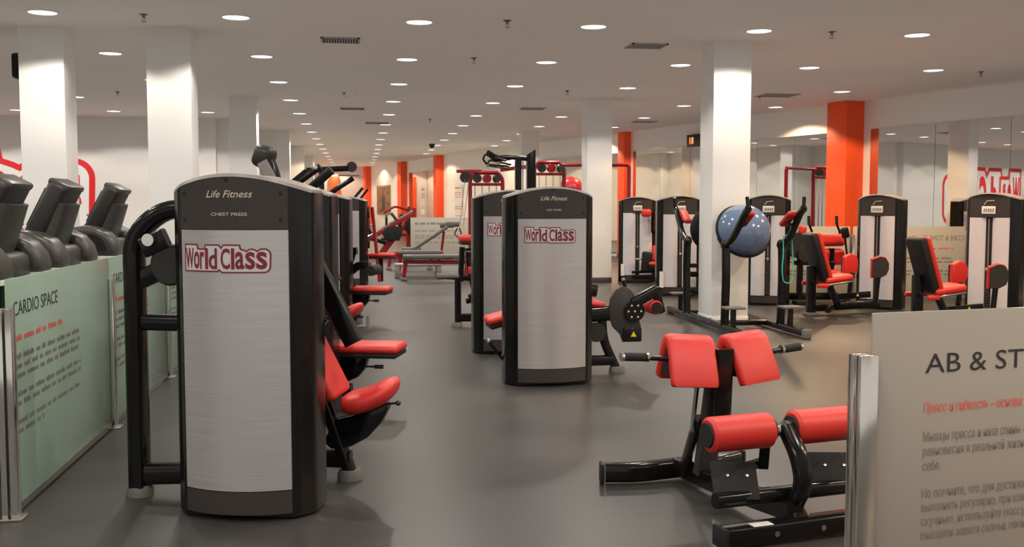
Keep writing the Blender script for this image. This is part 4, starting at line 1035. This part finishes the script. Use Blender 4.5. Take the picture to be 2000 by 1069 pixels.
# ================================================================== treadmills behind the cardio glass
def treadmill(label, loc):
    t = thing('treadmill', label, 'treadmill', loc, 0)      # the runner faces +x
    B().box((-1.0, 0, .13), (1.9, .84, .16), bev=.03, seg=3).make('deck', 'plastic_grey', t)
    B().box((-1.05, 0, .215), (1.7, .54, .012)).make('belt', 'rubber_black', t)
    rings = []
    for k in range(9):
        u = k/8; x = -.30+.48*u; h_ = .17*math.sqrt(max(.05, 1-(max(0, u-.15)/.88)**2.2))
        rings.append([(x, py, .22+pz) for py, pz in sup(.40, h_, 3.5, 18)])
    B().loft(rings).make('motor_hood', 'plastic_grey', t, smooth=70)
    for s in (-1, 1):
        B().oval([(-.12, s*.40, .2), (-.05, s*.40, .95)], .075, .12).make('upright', 'plastic_grey', t)
        B().oval([(-.05, s*.40, .98), (-.5, s*.40, .96), (-.62, s*.40, .92)], .05, .055, rad=.08).make('handrail', 'rubber_black', t)
        # domed end pods of the console
        dome = [(-.30, .955), (.22, .945), (.225, .985), (.205, 1.05), (.16, 1.105), (.09, 1.14), (0, 1.155), (-.12, 1.145), (-.26, 1.08)]
        o = B().prism(dome, -.11, .11, bev=.035, seg=4).make('console_pod', 'plastic_mid', t, (0, s*.31, .05), smooth=60)
        cut = [(.05+.11*math.cos(R(a)), .985+.115*math.sin(R(a))) for a in range(0, 181, 15)]
        B().prism(cut, -.115, -.108).make('pod_recess', 'rubber_black', o)
        B().prism([(-.30, .935), (.23, .925), (.23, .948), (-.30, .958)], -.112, .112).make('pod_trim', 'label_white', o)
    B().box((-.02, 0, 1.03), (.40, .42, .16), bev=.05, seg=3).make('console_base', 'plastic_mid', t)
    B().box((-.22, .10, 1.12), (.16, .18, .03), (0, -8, 0), bev=.008).make('tray', 'steel', t)
    n_ = B().oval([(.05, 0, 1.06), (.10, 0, 1.20), (.15, 0, 1.36)], .34, .11, rad=.05, up=(1, 0, 0)).make('console_neck', 'plastic_mid', t)
    c_ = B().box((0, 0, 0), (.115, .36, .36), bev=.03, seg=3).make('display_case', 'plastic_grey', t, (.075, 0, 1.31), (0, 27, 0))
    B().box((-.06, 0, 0), (.006, .30, .24)).make('screen', 'screen_dark', c_)
    B().box((.0, 0, .170), (.125, .34, .04), bev=.015).make('display_brow', 'plastic_mid', c_)
    return t
TY = [4.4, 5.40, 6.38, 7.68, 9.0]
TL = ['treadmill directly behind the near end of the full cardio text panel', 'treadmill behind the full cardio text, with the emblem wall in back', 'treadmill next to the far edge of the full cardio text panel',
      'treadmill standing before the white wall, beside the bent chest press frame', 'treadmill half hidden by the bent frame of the chest press']
tm0 = treadmill(TL[1], (-1.86, TY[1], 0))
for y, lb in zip((TY[2], TY[3]), (TL[2], TL[3])): dup(tm0, (-1.86, y, 0), 0, lb)
# upright bikes in the second cardio row
def bike(label, loc):
    t = thing('exercise_bike', label, 'exercise bike', loc)
    B().box((0, 0, .06), (1.0, .2, .10), bev=.03).make('base', 'plastic_grey', t)
    B().oval([(.2, 0, .1), (.25, 0, .6), (.32, 0, 1.12)], .14, .12, rad=.2).make('mast', 'plastic_grey', t)
    B().oval([(-.2, 0, .1), (-.25, 0, .72)], .07, .07).make('seat_post', 'frame_grey', t)
    B().sph((-.27, 0, .78), .14, (1.1, .8, .35), 14).make('saddle', 'black_vinyl', t)
    B().box((.30, 0, 1.20), (.09, .34, .24), (0, 34, 0), bev=.03, seg=3).make('display_case', 'plastic_grey', t)
    B().tube([(.28, -.2, 1.06), (.12, -.24, 1.16), (.05, -.24, 1.2)], .016, 8, rad=.04).tube([(.28, .2, 1.06), (.12, .24, 1.16), (.05, .24, 1.2)], .016, 8, rad=.04).make('handlebar', 'chrome', t)
    B().lathe([(0, -.09), (.22, -.08), (.24, 0), (.22, .08), (0, .09)], (.12, 0, .38), (90, 0, 0)).make('flywheel_cover', 'plastic_mid', t)
    return t
b0 = bike('exercise bike standing in front of the emblem, its screen between two treadmills', (-4.4, 13.6, 0))
dup(b0, (-3.9, 15.6, 0), 0, 'exercise bike by the rounded end of the emblem')
dup(b0, (-3.3, 16.9, 0), 0, 'exercise bike behind the last treadmill, past the emblem')
